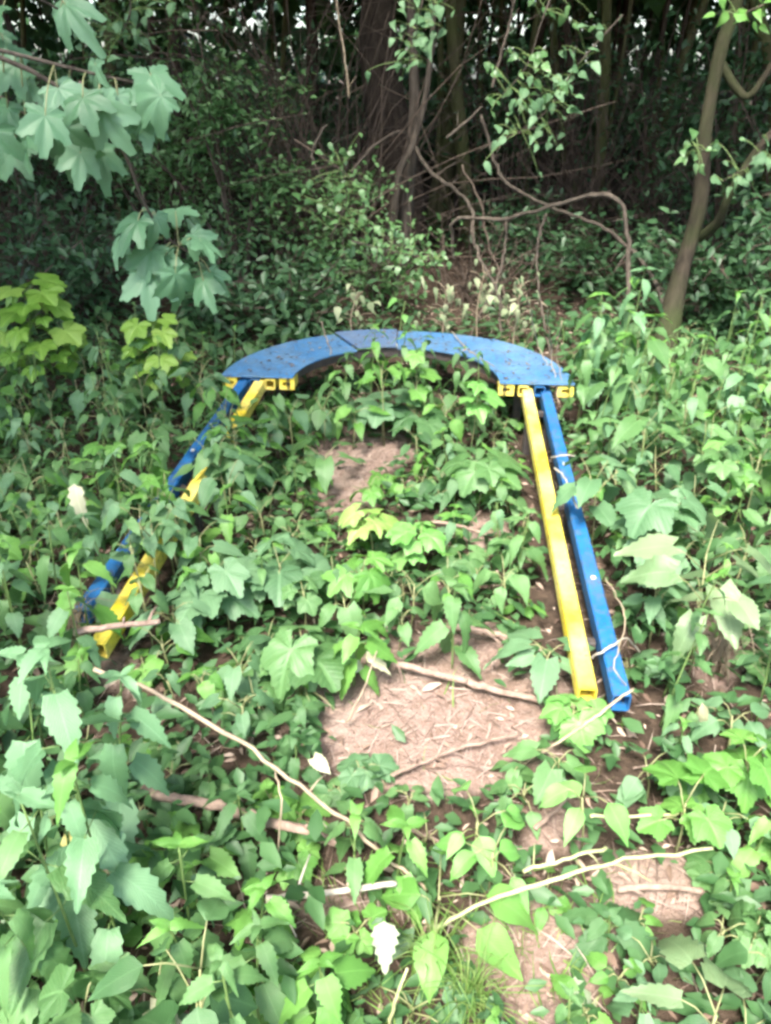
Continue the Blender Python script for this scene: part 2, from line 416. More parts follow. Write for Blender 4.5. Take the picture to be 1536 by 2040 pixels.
for i in range(4):
    SHAPES['nettle', i] = lambda i=i: ovate_leaf('nettle_leaf', 0.50 + 0.05 * (i % 3), 14, 0.10, 0.22 + 0.14 * i, 0.28 - 0.06 * i, 0.05, 0.35, seed=i)
    SHAPES['heart', i] = lambda i=i: ovate_leaf('heart_leaf', 0.60 + 0.08 * (i % 3), 14, 0.07, 0.15 + 0.12 * i, 0.15, 0.06, 0.7, seed=i + 9)
    SHAPES['oval', i] = lambda i=i: ovate_leaf('oval_leaf', 0.66, 9, 0.0, 0.2 + 0.1 * i, 0.22, 0.05, 0.0, 3.0, seed=i + 21)
    SHAPES['maple', i] = lambda i=i: palmate_leaf('maple_leaf', [(0, 1.0), (-50, 0.88), (50, 0.90), (-108, 0.55), (108, 0.57)], 0.50, 0.30 + 0.16 * i, i, 0.07)
    SHAPES['lobed', i] = lambda i=i: palmate_leaf('lobed_leaf', [(0, 0.95), (-58, 0.85), (58, 0.85), (-118, 0.66), (118, 0.66)], 0.30, 0.16 + 0.1 * i, i + 5, 0.05, 0.2)
    SHAPES['willow', i] = lambda i=i: ovate_leaf('long_leaf', 0.26, 10, 0.02, 0.25 + 0.15 * i, 0.2, 0.04, seed=i + 31)
    SHAPES['kite', i] = lambda i=i: ovate_leaf('kite_leaf', 0.62, 12, 0.14, 0.25, 0.35, 0.16, 0.0, 0.7, seed=i + 51)
    SHAPES['torn', i] = lambda i=i: ovate_leaf('withered_leaf', 0.5, 10, 0.16, 0.5 + 0.3 * i, 0.5, 0.16, seed=i + 41)
_leafcache = {}
def leaf_mesh(shape, var, mat):
    k = (shape, var, mat)
    if k not in _leafcache:
        b = (shape, var)
        if b not in _leafcache: _leafcache[b] = SHAPES[b]()
        me = _leafcache[b].copy(); me.materials.append(M[mat]); _leafcache[k] = me
    return _leafcache[k]
def add_leaf(parent, shape, mat, mtx, name='leaf', label=None):
    o = bpy.data.objects.new(name, leaf_mesh(shape, random.randrange(4), mat))
    link(o, parent, label); o.matrix_basis = mtx @ Matrix.Diagonal((random.uniform(.78, 1.18), random.uniform(.9, 1.1), random.uniform(.5, 1.9), 1))
    return o

# many small leaves joined into one mesh (crowns and far bushes)
T6 = np.array([(0, 0, 0), (-.24, .36, .06), (.24, .36, .06), (0, .4, -.02), (-.15, .74, 0), (.15, .74, 0), (0, 1, -.12)])
F6 = np.array([(0, 3, 1), (0, 2, 3), (1, 3, 4), (3, 2, 5), (3, 6, 4), (3, 5, 6)])
T4 = np.array([(0, 0, 0), (-.34, .45, .05), (.34, .45, .05), (0, 1, -.1)])
F4 = np.array([(0, 2, 1), (1, 2, 3)])
def leaf_cloud(name, pos, d, nrm, size, T=T6, F=F6):
    pos, d, nrm, size = map(np.asarray, (pos, d, nrm, size))
    y = d / (np.linalg.norm(d, axis=1, keepdims=True) + 1e-9)
    z = nrm - y * (nrm * y).sum(1, keepdims=True); z /= (np.linalg.norm(z, axis=1, keepdims=True) + 1e-9)
    x = np.cross(y, z)
    V = pos[:, None] + size[:, None, None] * (T[None, :, 0:1] * x[:, None] + T[None, :, 1:2] * y[:, None] + T[None, :, 2:3] * z[:, None])
    n, k = len(pos), len(T)
    FF = (F[None] + (np.arange(n) * k)[:, None, None]).reshape(-1, 3)
    me = bpy.data.meshes.new(name)
    me.vertices.add(n * k); me.vertices.foreach_set('co', V.reshape(-1).astype(np.float32))
    me.loops.add(len(FF) * 3); me.loops.foreach_set('vertex_index', FF.reshape(-1).astype(np.int32))
    me.polygons.add(len(FF)); me.polygons.foreach_set('loop_start', np.arange(0, len(FF) * 3, 3, dtype=np.int32))
    me.polygons.foreach_set('use_smooth', np.ones(len(FF), dtype=bool))
    me.update(calc_edges=True)
    return me

# ================================================================== THE SETTING
def build_ground():
    def axis(lo, hi, fine_lo, fine_hi, fine):
        a = list(np.arange(fine_lo, fine_hi + 1e-6, fine)); s = fine; x = fine_hi
        while x < hi: s *= 1.35; x = min(x + s, hi); a.append(x)
        s = fine; x = fine_lo
        while x > lo: s *= 1.35; x = max(x - s, lo); a.insert(0, x)
        return a
    xs = axis(-400, 400, -5, 5, 0.08); ys = axis(-60, 700, -0.4, 9, 0.08)
    vs = [(x, y, gz(x, y)) for y in ys for x in xs]; n = len(xs)
    fs = [(j * n + i, j * n + i + 1, (j + 1) * n + i + 1, (j + 1) * n + i) for j in range(len(ys) - 1) for i in range(n - 1)]
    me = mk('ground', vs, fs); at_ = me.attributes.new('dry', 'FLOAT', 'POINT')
    at_.data.foreach_set('value', [bareness(v[0], v[1]) if v[1] < 8 and abs(v[0]) < 5 else 0.0 for v in vs])  # low where the plants' shade is put into the soil colour
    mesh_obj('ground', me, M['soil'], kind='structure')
build_ground()

# ------------------------------------------------------------------ trees
def crown_mesh(name, rx, rz, n, size, seed, T=T4, F=F4, clumps=26):
    g = np.random.default_rng(seed)
    c = g.normal(size=(clumps, 3)); c /= np.linalg.norm(c, axis=1, keepdims=True); c *= g.uniform(0.35, 1.0, (clumps, 1)) ** 0.5
    i = g.integers(0, clumps, n)
    p = c[i] + g.normal(size=(n, 3)) * 0.22
    p *= np.array([rx, rx, rz])
    d = g.normal(size=(n, 3)) + np.array([0, 0, -0.3]); nr = g.normal(size=(n, 3)) * 0.5 + np.array([0, 0, 1.0])
    me = leaf_cloud(name, p, d, nr, g.uniform(0.6, 1.3, n) * size, T, F)
    me.materials.append(M['canopy']); return me
CROWNS = [crown_mesh('crown', 2.6, 1.5, 2600, 0.34, s) for s in (1, 2, 3)]
def add_crown(root, loc, i, s=1.0, rz=0.0):
    o = bpy.data.objects.new('crown', CROWNS[i % 3]); link(o, root); o.location = loc; o.scale = (s, s, s); o.rotation_euler = (0, 0, rz)

def tree(name, pts, r0, r1, mat, label, group=None, crown=1.0, wob=0.25, n=9, branches=0, flare=0.6):
    base = Vector(pts[0]); base.z = gz(base.x, base.y) - 0.05
    root = empty(name, base, label, 'tree', group)
    loc = [Vector(p) - base for p in pts]; loc[0] = Vector((0, 0, 0))
    top = loc[-1] + (loc[-1] - loc[-2]).normalized() * 0.1
    d = (loc[-1] - loc[-2]).normalized()
    ext = loc[-1] + (d * 0.6 + Vector((0, 0, 0.7))) * max(0.5, 4.6 - (loc[-1].z))
    full = loc + [loc[-1].lerp(ext, 0.5), ext]
    tr = mesh_obj('trunk', tube_mesh('trunk', full, r0, r1 * 0.5, n, 5, wob, flare), M[mat], root)
    b = MB()
    for q in range(4 + branches):
        a = random.uniform(0, 6.28); s = ext.lerp(full[-2], random.uniform(0, 0.9))
        e = s + Vector((math.cos(a) * 1.4, math.sin(a) * 1.4, random.uniform(0.5, 1.3))) * crown
        b.tube([s, s.lerp(e, 0.5) + Vector((0, 0, 0.15)), e], r1 * 0.45, r1 * 0.12, 5, 3)
    mesh_obj('limb', b.mesh('limb'), M[mat], root)
    if crown: add_crown(root, ext + Vector((0, 0, 0.9)), random.randrange(3), crown, random.uniform(0, 6))
    return root

# the tree at the right of the metal frame
rt = tree('leaning_tree', [onground(1318, 745), atd(1335, 640, 4.75), atd(1362, 530, 4.85), atd(1395, 400, 4.9), atd(1405, 260, 4.95), atd(1440, 90, 5.0), atd(1480, -40, 5.05)],
          0.060, 0.046, 'bark', 'leaning mossy brown tree trunk standing right of the curved blue plate', None, 1.15, 0.3, 12)
b0 = Vector(rt.location)
mesh_obj('limb', tube_mesh('limb', [atd(1392, 475, 4.9) - b0, atd(1432, 440, 4.75) - b0, atd(1452, 390, 4.65) - b0, atd(1500, 310, 4.6) - b0, atd(1560, 240, 4.55) - b0], 0.03, 0.018, 7, 4), M['bark'], rt)
mesh_obj('limb', tube_mesh('limb', [atd(1432, 120, 5.0) - b0, atd(1470, 180, 4.95) - b0, atd(1500, 185, 4.9) - b0, atd(1560, 90, 4.9) - b0], 0.028, 0.015, 7, 4), M['bark'], rt)
# the thick dark trunk in the middle
tree('thick_tree', [atd(795, 452, 8.4), atd(785, 330, 8.5), atd(762, 180, 8.5), atd(755, 60, 8.6), atd(752, -60, 8.6)], 0.25, 0.22, 'bark_dark',
     'thickest dark tree trunk in the middle behind the blue plate', None, 1.3, 0.2, 14)
# the pale slender stem before it, with its leaning foot stems
tree('forked_sapling', [atd(795, 425, 7.2), atd(818, 320, 7.2), atd(826, 200, 7.2), atd(822, 80, 7.2), atd(818, -40, 7.2)], 0.055, 0.045, 'twig',
     'pale grey sapling stem right beside the thickest dark trunk', None, 1.0, 0.15, 8)
tree('leaning_sapling', [atd(772, 430, 7.0), atd(792, 360, 7.0), atd(822, 290, 7.0), atd(850, 180, 7.0), atd(868, -30, 7.0)], 0.035, 0.025, 'twig',
     'thin leaning grey sapling crossing the pale stem by the thickest trunk', None, 0.6, 0.15, 7)
named = [((868, 450, 9.5), (905, 120), (915, -50), 0.10, 'dark upright trunk second to the right of the thickest trunk'),
         ((940, 460, 8.8), (912, 200), (895, -50), 0.075, 'dark trunk tilting left just right of the pale sapling'),
         ((1190, 430, 9.0), (1205, 150), (1212, -50), 0.065, 'straight dark trunk halfway between thickest trunk and leaning mossy tree'),
         ((1150, 420, 10.0), (1110, 180), (1098, -50), 0.06, 'slim greenish trunk between the thickest trunk and the straight dark one'),
         ((1530, 470, 7.2), (1545, 200), (1500, -50), 0.06, 'slanting greenish trunk at the right edge behind the leaning tree'),
         ((1500, 690, 5.3), (1540, 560), (1600, 380), 0.045, 'short brown stem leaning right at the right edge beside leaning tree'),
         ((238, 420, 9.0), (222, 150), (214, -50), 0.06, 'lone dark trunk behind the big maple leaves at upper left')]
for (b_, m_, t_, r_, lab) in named:
    tree('slender_tree', [atd(*b_), atd(m_[0], m_[1], b_[2]), atd(t_[0], t_[1], b_[2] + 0.1)], r_, r_ * 0.8, 'bark_green', lab, None, 0.9, 0.2, 9)
# the thicket of thin stems
k = 0
while k < 130:
    y = random.uniform(8.5, 24)
    left = random.random() < 0.28
    u = random.uniform(-250, 620) if left else random.uniform(840, 1800)
    x = (u - 768) / FPX * y * 1.1
    if left and u < 0: lab, grp = 'thin dark stem of the wood out beyond the left edge', 'thin stems beyond the left edge'
    elif left and u < 215: lab, grp = 'thin dark stem behind the maple leaves, left of the lone dark trunk', 'thin stems left of the lone trunk'
    elif left and u < 430: lab, grp = 'thin dark stem behind the tall small-leaved shrubs', 'thin stems behind the small-leaved shrubs'
    elif left: lab, grp = 'thin dark stem among the brown twigs left of the thickest trunk', 'thin stems left of the thickest trunk'
    elif u < 1010: lab, grp = 'thin dark stem close on the right of the thickest trunk', 'thin stems next to the thickest trunk'
    elif u < 1200: lab, grp = 'thin dark stem left of the straight dark trunk, in the thicket', 'thin stems left of the straight dark trunk'
    elif u < 1440: lab, grp = 'thin dark stem between the straight dark trunk and the leaning mossy tree', 'thin stems left of the leaning tree'
    elif u < 1580: lab, grp = 'thin dark stem in the thicket right of the leaning mossy tree', 'thin stems right of the leaning tree'
    else: lab, grp = 'thin dark stem of the wood out beyond the right edge', 'thin stems beyond the right edge'
    tl = random.gauss(0.06, 0.09); r_ = random.uniform(0.018, 0.06)
    pts = [(x, y, 0), (x + tl * 1.2 + random.gauss(0, .05), y, 1.3), (x + tl * 2.6 + random.gauss(0, .08), y, 2.7), (x + tl * 3.6, y, 4.0)]
    tree('thin_tree', pts, r_, r_ * 0.75, random.choice(['bark_green', 'bark_dark', 'bark_green']), lab, grp, random.uniform(0.8, 1.25), 0.15, 6, flare=0.3)
    k += 1
# trees over the wood and both sides; unseen crowns added to darken the back
for (x, y, r_, cs, lab) in [(-5.2, 5.2, 0.16, 1.5, 'broad tree outside the left edge of the wood'), (5.6, 6.4, 0.16, 1.5, 'broad tree outside the right edge of the wood'),
                            (-4.0, 8.2, 0.10, 1.7, 'dark tree standing deep in the shrubs at far left'), (-1.2, 13.5, 0.10, 1.9, 'dark tree in the gloom left behind the thickest trunk'),
                            (3.6, 14, 0.10, 1.9, 'dark tree deep in the thicket at right'), (-6.5, 14, .2, 1.8, 'dark tree far back in the wood at left'),
                            (8.5, 13, .2, 1.8, 'dark tree far back beyond the right edge'), (-5.0, 1.5, .15, 1.3, 'maple tree beside the clearing, out to the left'),
                            (5.4, 2.4, .15, 1.2, 'tree beside the clearing, out to the right'), (-2.3, 9.4, .07, 1.7, 'dark trunk among the small-leaved shrubs at upper left'), (1.9, 10.2, .06, 1.7, 'dark trunk behind the hoop of liana')]:
    tree('broad_tree', [(x, y, 0), (x + .1, y, 2), (x + .05, y, 4.2)], r_, r_ * .7, 'bark_dark', lab, None, cs, 0.25, 10)

# the far side of the wood: a mass of leaves with chinks of sky
def far_wood():
    g = np.random.default_rng(5); P = []
    while len(P) < 42000:
        y = random.uniform(17, 34); x = random.uniform(-1, 1) * (6 + 0.75 * y); z = 7.5 * random.random() ** 1.25
        d = noise.noise(Vector((x * .55, y * .3, z * .30 + 4))) + 0.5 * noise.noise(Vector((x * 1.7, y * .6, z * .8)))
        uu = 768 + FPX * x / (y * 0.87 + .4); gap = 850 < uu < 1270 or 30 < uu < 130
        if z < 1.9 or d > (-0.27 if gap else -0.9) - (0.25 if z > 3.6 else 0): P.append((x, y, z))
    n = len(P); D = g.normal(size=(n, 3)) + np.array([0, 0, -1.0]); Nn = g.normal(size=(n, 3)) + np.array([0, -.6, .4])
    me = leaf_cloud('far_wood', np.array(P), D, Nn, g.uniform(.22, .5, n), T4, F4)
    mesh_obj('far_wood', me, M['dark'], None, kind='stuff', label='dim mass of leaves on the far side of the wood', cat='far wood')
far_wood()

# ------------------------------------------------------------------ bushes and brush behind
def bush(name, base, h, rad, nleaf, size, mat, label, group=None, stems=9, twigmat='twig_dead', up=0.5, seed=0, dens=0.35):
    g = random.Random(seed + 100); root = empty(name, base, label, 'bush', group)
    b = MB(); P, D = [], []
    tips = []
    for s in range(stems):
        a = g.uniform(0, 6.28); rr = rad * math.sqrt(g.uniform(0.05, 1)); hh = h * g.uniform(0.55, 1.0) * (1 - 0.35 * rr / rad)
        e = Vector((math.cos(a) * rr, math.sin(a) * rr, hh)); mid = Vector((e.x * 0.35, e.y * 0.35, hh * 0.6)) + Vector((g.gauss(0, .05), g.gauss(0, .05), 0))
        pts = spline([Vector((g.gauss(0, .04), g.gauss(0, .04), -0.03)), mid, e], 5)
        b.tube(pts, 0.012 * (0.6 + h / 3), 0.004, 5)
        for q in range(7):
            s0 = pts[g.randrange(2, len(pts))]
            e2 = s0 + Vector((g.gauss(0, .22), g.gauss(0, .22), g.gauss(0.08, .14))) * (0.5 + rad * 0.5)
            b.tube([s0, s0.lerp(e2, 0.5) + Vector((0, 0, .03)), e2], 0.005, 0.002, 4)
            tips.append((s0, e2))
    for q in range(nleaf):
        s0, e2 = tips[g.randrange(len(tips))]; t = g.uniform(0.15, 1.1)
        P.append(s0.lerp(e2, t) + Vector((g.gauss(0, dens * .22), g.gauss(0, dens * .22), g.gauss(0, dens * .22))))
        dd = (e2 - s0).normalized() + Vector((g.gauss(0, .8), g.gauss(0, .8), g.gauss(-0.25, .5))); D.append(dd)
    nr = [(g.gauss(0, .45), g.gauss(-.25, .45), 1.0) for _ in P]
    sz = np.array([g.uniform(0.6, 1.25) for _ in P]) * size
    me = leaf_cloud('foliage', np.array(P), np.array(D), np.array(nr), sz)
    mesh_obj('branches', b.mesh('branches'), M[twigmat], root)
    mesh_obj('foliage', me, M[mat], root)
    return root
def gpt(u, v, y): p = atd(u, v, y); return Vector((p.x, p.y, gz(p.x, p.y)))
# the small-leaved shrub sweeping down from the upper left
for (u, y, h, rad, n_, lab, sd) in [(470, 6.4, 2.6, 0.75, 2400, 'tall small-leaved green shrub left of the thickest trunk', 1),
                                    (330, 6.8, 2.6, 0.8, 1900, 'tall small-leaved shrub behind the big maple leaves', 2),
                                    (640, 6.6, 1.25, 0.6, 1300, 'low small-leaved shrub sloping toward the foot of the thickest trunk', 3),
                                    (760, 5.9, .75, 0.5, 700, 'low leafy bush just above the middle of the blue plate', 4)]:
    bush('small_leaved_shrub', gpt(u, 500, y), h, rad, n_, 0.062, 'small', lab, seed=sd)
for (u, y, h, rad, n_, lab, sd) in [(1450, 5.6, 0.9, 0.6, 1000, 'dark leafy bush right of the leaning mossy tree', 11),
                                    (1200, 6.6, 0.6, 0.6, 900, 'low dark bush between the curved liana and the leaning tree', 12),
                                    (1600, 5.0, 1.2, 0.6, 900, 'dark bush at the right edge beyond the leaning tree', 13),
                                    (420, 5.3, 0.65, 0.55, 800, 'dark low bush behind the left end of the blue plate', 14),
                                    (150, 5.6, 0.8, 0.7, 900, 'dark bush below the big maple leaves at left', 15),
                                    (-40, 5.0, 1.3, 0.7, 900, 'dark bush at the left edge below the maple leaves', 16),
                                    (560, 5.4, 0.55, 0.5, 700, 'grey-green low bush behind the blue plate, left of its middle', 17),
                                    (1030, 7.6, 0.6, 0.7, 800, 'dark low bush in the hollow under the curved lianas', 18)]:
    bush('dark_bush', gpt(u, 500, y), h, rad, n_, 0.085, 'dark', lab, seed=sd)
for (u, y, h, rad, n_, lab, sd) in [(180, 7.2, 2.7, .9, 1900, 'tall dark shrub behind the upper maple branch', 31), (40, 6.8, 2.5, .8, 1500, 'tall dark shrub in the top left corner', 32), (560, 8.4, 2.7, .8, 1300, 'tall dark shrub just left of the brown twig tangle', 33),
                                    (1000, 9.2, 2.9, .8, 1100, 'tall dim shrub behind the dark trunks at top', 34), (1130, 10.4, 3.1, 1.0, 1200, 'tall dim shrub left of the straight dark trunk', 35), (1290, 8.6, 2.7, .9, 1300, 'tall dim shrub right of the straight dark trunk', 36),
                                    (1440, 7.4, 2.5, .9, 1300, 'tall dim shrub behind the leaning mossy tree', 37), (1560, 6.4, 2.4, .8, 1200, 'tall dim shrub at the top right edge', 38), (700, 9.8, 2.6, .9, 900, 'tall dim shrub behind the thickest trunk', 39)]:
    bush('tall_shrub', gpt(u, 480, y), h, rad, n_, 0.085, 'dark', lab, stems=12, seed=sd, dens=.8)
for i in range(30):
    y = random.uniform(10, 25); u = random.uniform(-350, 1900)
    where = 'beyond the left edge' if u < 0 else 'behind the maple leaves' if u < 250 else 'behind the small-leaved shrubs' if u < 520 else 'beside the thickest trunk' if u < 950 else 'left of the straight dark trunk' if u < 1205 else 'left of the leaning mossy tree' if u < 1430 else 'beyond the leaning mossy tree' if u < 1560 else 'beyond the right edge'
    bush('undergrowth_bush', gpt(u, 450, y), random.uniform(1.3, 2.6) * (1.0 if y > 13 else 0.7), random.uniform(0.9, 1.5), 650, 0.17, 'dark',
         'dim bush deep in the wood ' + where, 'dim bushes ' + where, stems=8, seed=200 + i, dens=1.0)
def brush(name, base, h, rad, n_, lab, mat='twig_dead', seed=0):
    g = random.Random(seed); b = MB()
    for s in range(n_):
        a = g.uniform(0, 6.28); rr = rad * g.random(); p = Vector((math.cos(a) * rr * .6, math.sin(a) * rr * .6, -0.02)); pts = [p]
        d = Vector((g.gauss(0, .35), g.gauss(0, .3), 1)).normalized()
        L = h * g.uniform(0.3, 1.1)
        for q in range(4):
            d = (d + Vector((g.gauss(0, .25), g.gauss(0, .25), g.gauss(-.08, .15)))).normalized(); p = p + d * L / 4; pts.append(p)
            if g.random() < 0.7:
                e = p + Vector((g.gauss(0, .3), g.gauss(0, .3), g.gauss(.05, .2))) * L * 0.5
                b.tube([p, p.lerp(e, .5) + Vector((0, 0, .02)), e], 0.004, 0.0015, 4)
        b.tube(pts, g.uniform(0.005, 0.012), 0.002, 5, 2)
    return mesh_obj(name, b.mesh(name), M[mat], None, label=lab, cat='brushwood').__setattr__('location', base)
brush('dead_brushwood', gpt(650, 430, 7.4), 2.9, 0.75, 150, 'tangle of bare brown twigs left of the thickest trunk', seed=1)
brush('dead_brushwood', gpt(60, 520, 6.0), 1.1, 0.9, 60, 'grey tangle of bare twigs at the left edge', seed=2)
brush('dead_brushwood', gpt(960, 520, 6.2), 0.9, 0.7, 40, 'tangle of thin bare twigs under the curved lianas', seed=3)
brush('dead_brushwood', gpt(1120, 420, 8.6), 2.2, 1.0, 80, 'upright bare twigs in the shade left of the straight dark trunk', seed=5)
brush('dead_brushwood', gpt(1330, 420, 8.0), 1.4, 0.8, 40, 'bare twigs in the shade left of the leaning tree', seed=4)

# ------------------------------------------------------------------ lianas
def stick(name, pts, r0, r1, mat, lab, cat, n=7, k=6, wob=0.35):
    base = Vector(pts[0]); b = MB(); g = random.Random(len(lab) * 31 + int(base.x * 997))
    P = spline([Vector(p) - base for p in pts], k); L = sum((P[i + 1] - P[i]).length for i in range(len(P) - 1)); sg = L / len(P) * 0.10
    P = [p + Vector((g.gauss(0, sg), g.gauss(0, sg), g.gauss(0, sg * .7))) for p in P]
    b.tube(P, r0, r1, n, 1, wob)
    if r0 > .0045:                                   # side shoots and knots
        for q in range(max(2, int(L / .35))):
            i = g.randrange(1, len(P) - 1); d = Vector((g.gauss(0, 1), g.gauss(0, 1), g.gauss(.3, .7))).normalized() + (P[i + 1] - P[i]).normalized() * .6
            e = P[i] + d * g.uniform(.02, .10) * (1 if L < 1 else 2); b.tube([P[i], P[i].lerp(e, .5) + Vector((0, 0, .006)), e], r0 * .5, r0 * .15, 5)
    o = mesh_obj(name, b.mesh(name), M[mat], None, label=lab, cat=cat); o.location = base
    return o
Y = 5.7
stick('liana', [atd(905, 520, 6.0), atd(905, 440, 5.9), atd(1000, 437, 5.8), atd(1080, 415, 5.7), atd(1190, 388, 5.6), atd(1240, 415, 5.5), atd(1252, 500, 5.4), atd(1250, 640, 5.2)], .013, .016, 'twig',
      'grey liana arching over and down in a hoop left of the leaning tree', 'liana')
stick('liana', [atd(826, 290, 7.0), atd(860, 345, 6.7), atd(915, 385, 6.4), atd(940, 420, 6.2), atd(942, 470, 6.0), atd(958, 520, 5.8), atd(990, 580, 5.5), atd(1000, 690, 5.2)], .017, .010, 'twig',
      'grey liana drooping from the pale sapling toward the blue plate', 'liana')
stick('liana', [atd(960, 230, 6.4), atd(985, 320, 6.3), atd(1010, 365, 6.2), atd(1080, 405, 6.1), atd(1170, 440, 6.0), atd(1240, 480, 5.8), atd(1310, 570, 5.4), atd(1330, 690, 5.0)], .010, .016, 'twig',
      'long grey liana slanting down right to the foot of the leaning tree', 'liana')
stick('liana', [atd(1088, 425, 5.6), atd(1072, 475, 5.5), atd(1070, 540, 5.3), atd(1080, 620, 5.1), atd(1095, 700, 4.8), atd(1120, 760, 4.5)], .009, .006, 'twig',
      'thin liana hanging from the hoop down to the right end of the plate', 'liana')
stick('liana', [atd(1010, 430, 5.9), atd(1005, 500, 5.8), atd(990, 560, 5.6), atd(950, 640, 5.3), atd(930, 690, 5.2)], .010, .007, 'twig', 'thin crooked twig crossing below the hoop of liana', 'liana')
stick('liana', [atd(890, 275, 6.2), atd(925, 245, 6.2), atd(960, 212, 6.3)], .011, .008, 'twig', 'short pale broken twig pointing up right beside the dark trunks', 'twig')
stick('liana', [atd(980, 175, 5.8), atd(995, 120, 5.8), atd(1015, 50, 5.9), atd(1030, -30, 5.9)], .010, .008, 'twig', 'straight grey twig slanting up at top middle', 'twig')
stick('liana', [atd(700, 345, 6.5), atd(745, 290, 6.6), atd(800, 262, 6.9), atd(822, 290, 7.0)], .012, .009, 'twig', 'grey twig bowing across the front of the thickest trunk', 'twig')
stick('liana', [atd(645, 360, 6.2), atd(622, 310, 6.2), atd(640, 262, 6.3), atd(652, 250, 6.3)], .012, .008, 'twig', 'short crooked grey twig in front of the brown twig tangle', 'twig')
stick('liana', [atd(696, 195, 6.2), atd(688, 120, 6.2), atd(675, 40, 6.2), atd(668, -30, 6.2)], .007, .007, 'straw', 'pale thin stalk hanging down before the brown twig tangle', 'twig')
stick('liana', [atd(920, 330, 6.6), atd(960, 410, 6.3), atd(970, 480, 6.0), atd(1010, 590, 5.6), atd(1015, 700, 5.2)], .009, .005, 'twig_dead', 'thin brown twig running down between the two long lianas', 'twig')

# ================================================================== THE METAL FRAME
PZ = 0.27
def ring_profile(wd, ht, bev=0.004):
    a, b = wd / 2, ht / 2
    return [(-a + bev, -b), (a - bev, -b), (a, -b + bev), (a, b - bev), (a - bev, b), (-a + bev, b), (-a, b - bev), (-a, -b + bev)]
def box_tube(name, pts, wd, ht, wall=0.004):          # hollow square section swept along a path, open at both ends
    P = [Vector(p) for p in pts]; m = len(P)
    outer = ring_profile(wd, ht); inner = ring_profile(wd - 2 * wall, ht - 2 * wall, 0.002); prof = outer + inner; k = len(outer)
    vs, fs = [], []
    for i, p in enumerate(P):
        t = (P[min(i + 1, m - 1)] - P[max(i - 1, 0)]).normalized(); s = t.cross(Vector((0, 0, 1))).normalized(); u = s.cross(t)
        for (a, b) in prof: vs.append(p + s * a + u * b)
    n = 2 * k
    for i in range(m - 1):
        for j in range(k):
            j2 = (j + 1) % k
            fs.append((i * n + j, i * n + j2, (i + 1) * n + j2, (i + 1) * n + j))
            fs.append((i * n + k + j2, i * n + k + j, (i + 1) * n + k + j, (i + 1) * n + k + j2))
    for i, flip in ((0, False), (m - 1, True)):
        for j in range(k):
            j2 = (j + 1) % k; q = (i * n + j, i * n + k + j, i * n + k + j2, i * n + j2)
            fs.append(q if not flip else q[::-1])
    return mk(name, vs, fs, False)
frame = empty('metal_frame', (0, 3.3, 0), 'overgrown blue and yellow metal frame, two pairs of rails under a curved plate', 'metal frame')
FO = Vector((0, 3.3, 0))
def fpart(name, me, mat, label=None):
    for v in me.vertices: v.co -= FO
    return mesh_obj(name, me, M[mat], frame, label=label)
RT = 0.055
RAILS = {}
def rail(uf, vf, zf, ub, vb, zb, key, mat, label, wd=0.050, ht=0.058, extra=0.25):
    a, b = at(uf, vf, zf), at(ub, vb, zb)
    d = (b - a).normalized(); RAILS[key] = (a, b, d)
    dz = Vector((0, 0, -ht / 2))
    pts = [a + (b + d * extra - a) * q / 6 + dz for q in range(7)]
    fpart('rail', box_tube('rail', pts, wd, ht), mat, label)
rail(1172, 1372, 0.12, 1050, 772, 0.235, 'yr', 'yellow', 'yellow inner rail of the right pair, bright and uncovered')
rail(1240, 1385, 0.11, 1086, 772, 0.225, 'br', 'blue', 'blue outer rail of the right pair')
rail(192, 1282, 0.12, 500, 785, 0.235, 'yl', 'yellow', 'yellow inner rail of the left pair, half hidden by leaves')
rail(160, 1215, 0.12, 472, 775, 0.235, 'bl', 'blue', 'blue outer rail of the left pair, half hidden by leaves')
# curved plate in four sections
pl, pr = at(440, 748, PZ), at(1146, 766, PZ)
apex = at(775, 657, PZ)
cen = (pl + pr) / 2; ex = (pr - pl) / 2; A = ex.length; ex.normalize(); ey = Vector((-ex.y, ex.x, 0)); B = (apex - cen).dot(ey)
RIN = 0.585
def pl_pt(th, q, z): return cen + ex * (A * q * math.cos(th)) + ey * (B * (1 - (1 - q) * 0.92) * math.sin(th)) + Vector((0, 0, z - PZ))
def plate_seg(t0, t1, z, tilt):
    n = 12; vs, fs = [], []; th_ = 0.008
    for i in range(n + 1):
        th = t0 + (t1 - t0) * i / n; zz = z + tilt * (i / n - 0.5)
        for q in (RIN, 0.78, 1.0):
            p = pl_pt(th, q, zz); vs.append(p); vs.append(p - Vector((0, 0, th_)))
    for i in range(n):
        a, b = i * 6, (i + 1) * 6
        for c in (0, 2): fs += [(a + c, a + c + 2, b + c + 2, b + c), (a + c + 1, b + c + 1, b + c + 3, a + c + 3)]
        fs += [(a, b, b + 1, a + 1), (a + 4, a + 5, b + 5, b + 4)]
    for i in (0, n):
        a = i * 6
        for c in (0, 2): fs.append((a + c, a + c + 1, a + c + 3, a + c + 2) if i == 0 else (a + c, a + c + 2, a + c + 3, a + c + 1))
    return mk('plate', vs, fs, False)
cuts = [0.0, 0.95, 1.62, 2.05, math.pi]
for i in range(4):
    fpart('plate', plate_seg(cuts[i] + 0.004, cuts[i + 1] - 0.004, PZ + (0.004, -0.003, 0.006, -0.002)[i], (0.006, -0.008, 0.004, 0.006)[i]), 'blue_grey' if i == 2 else 'blue_plate',
          ('blue plate section at the right end', 'blue plate section right of the middle', 'greyer dusty blue plate section left of the middle', 'broad blue plate section at the left end')[i])
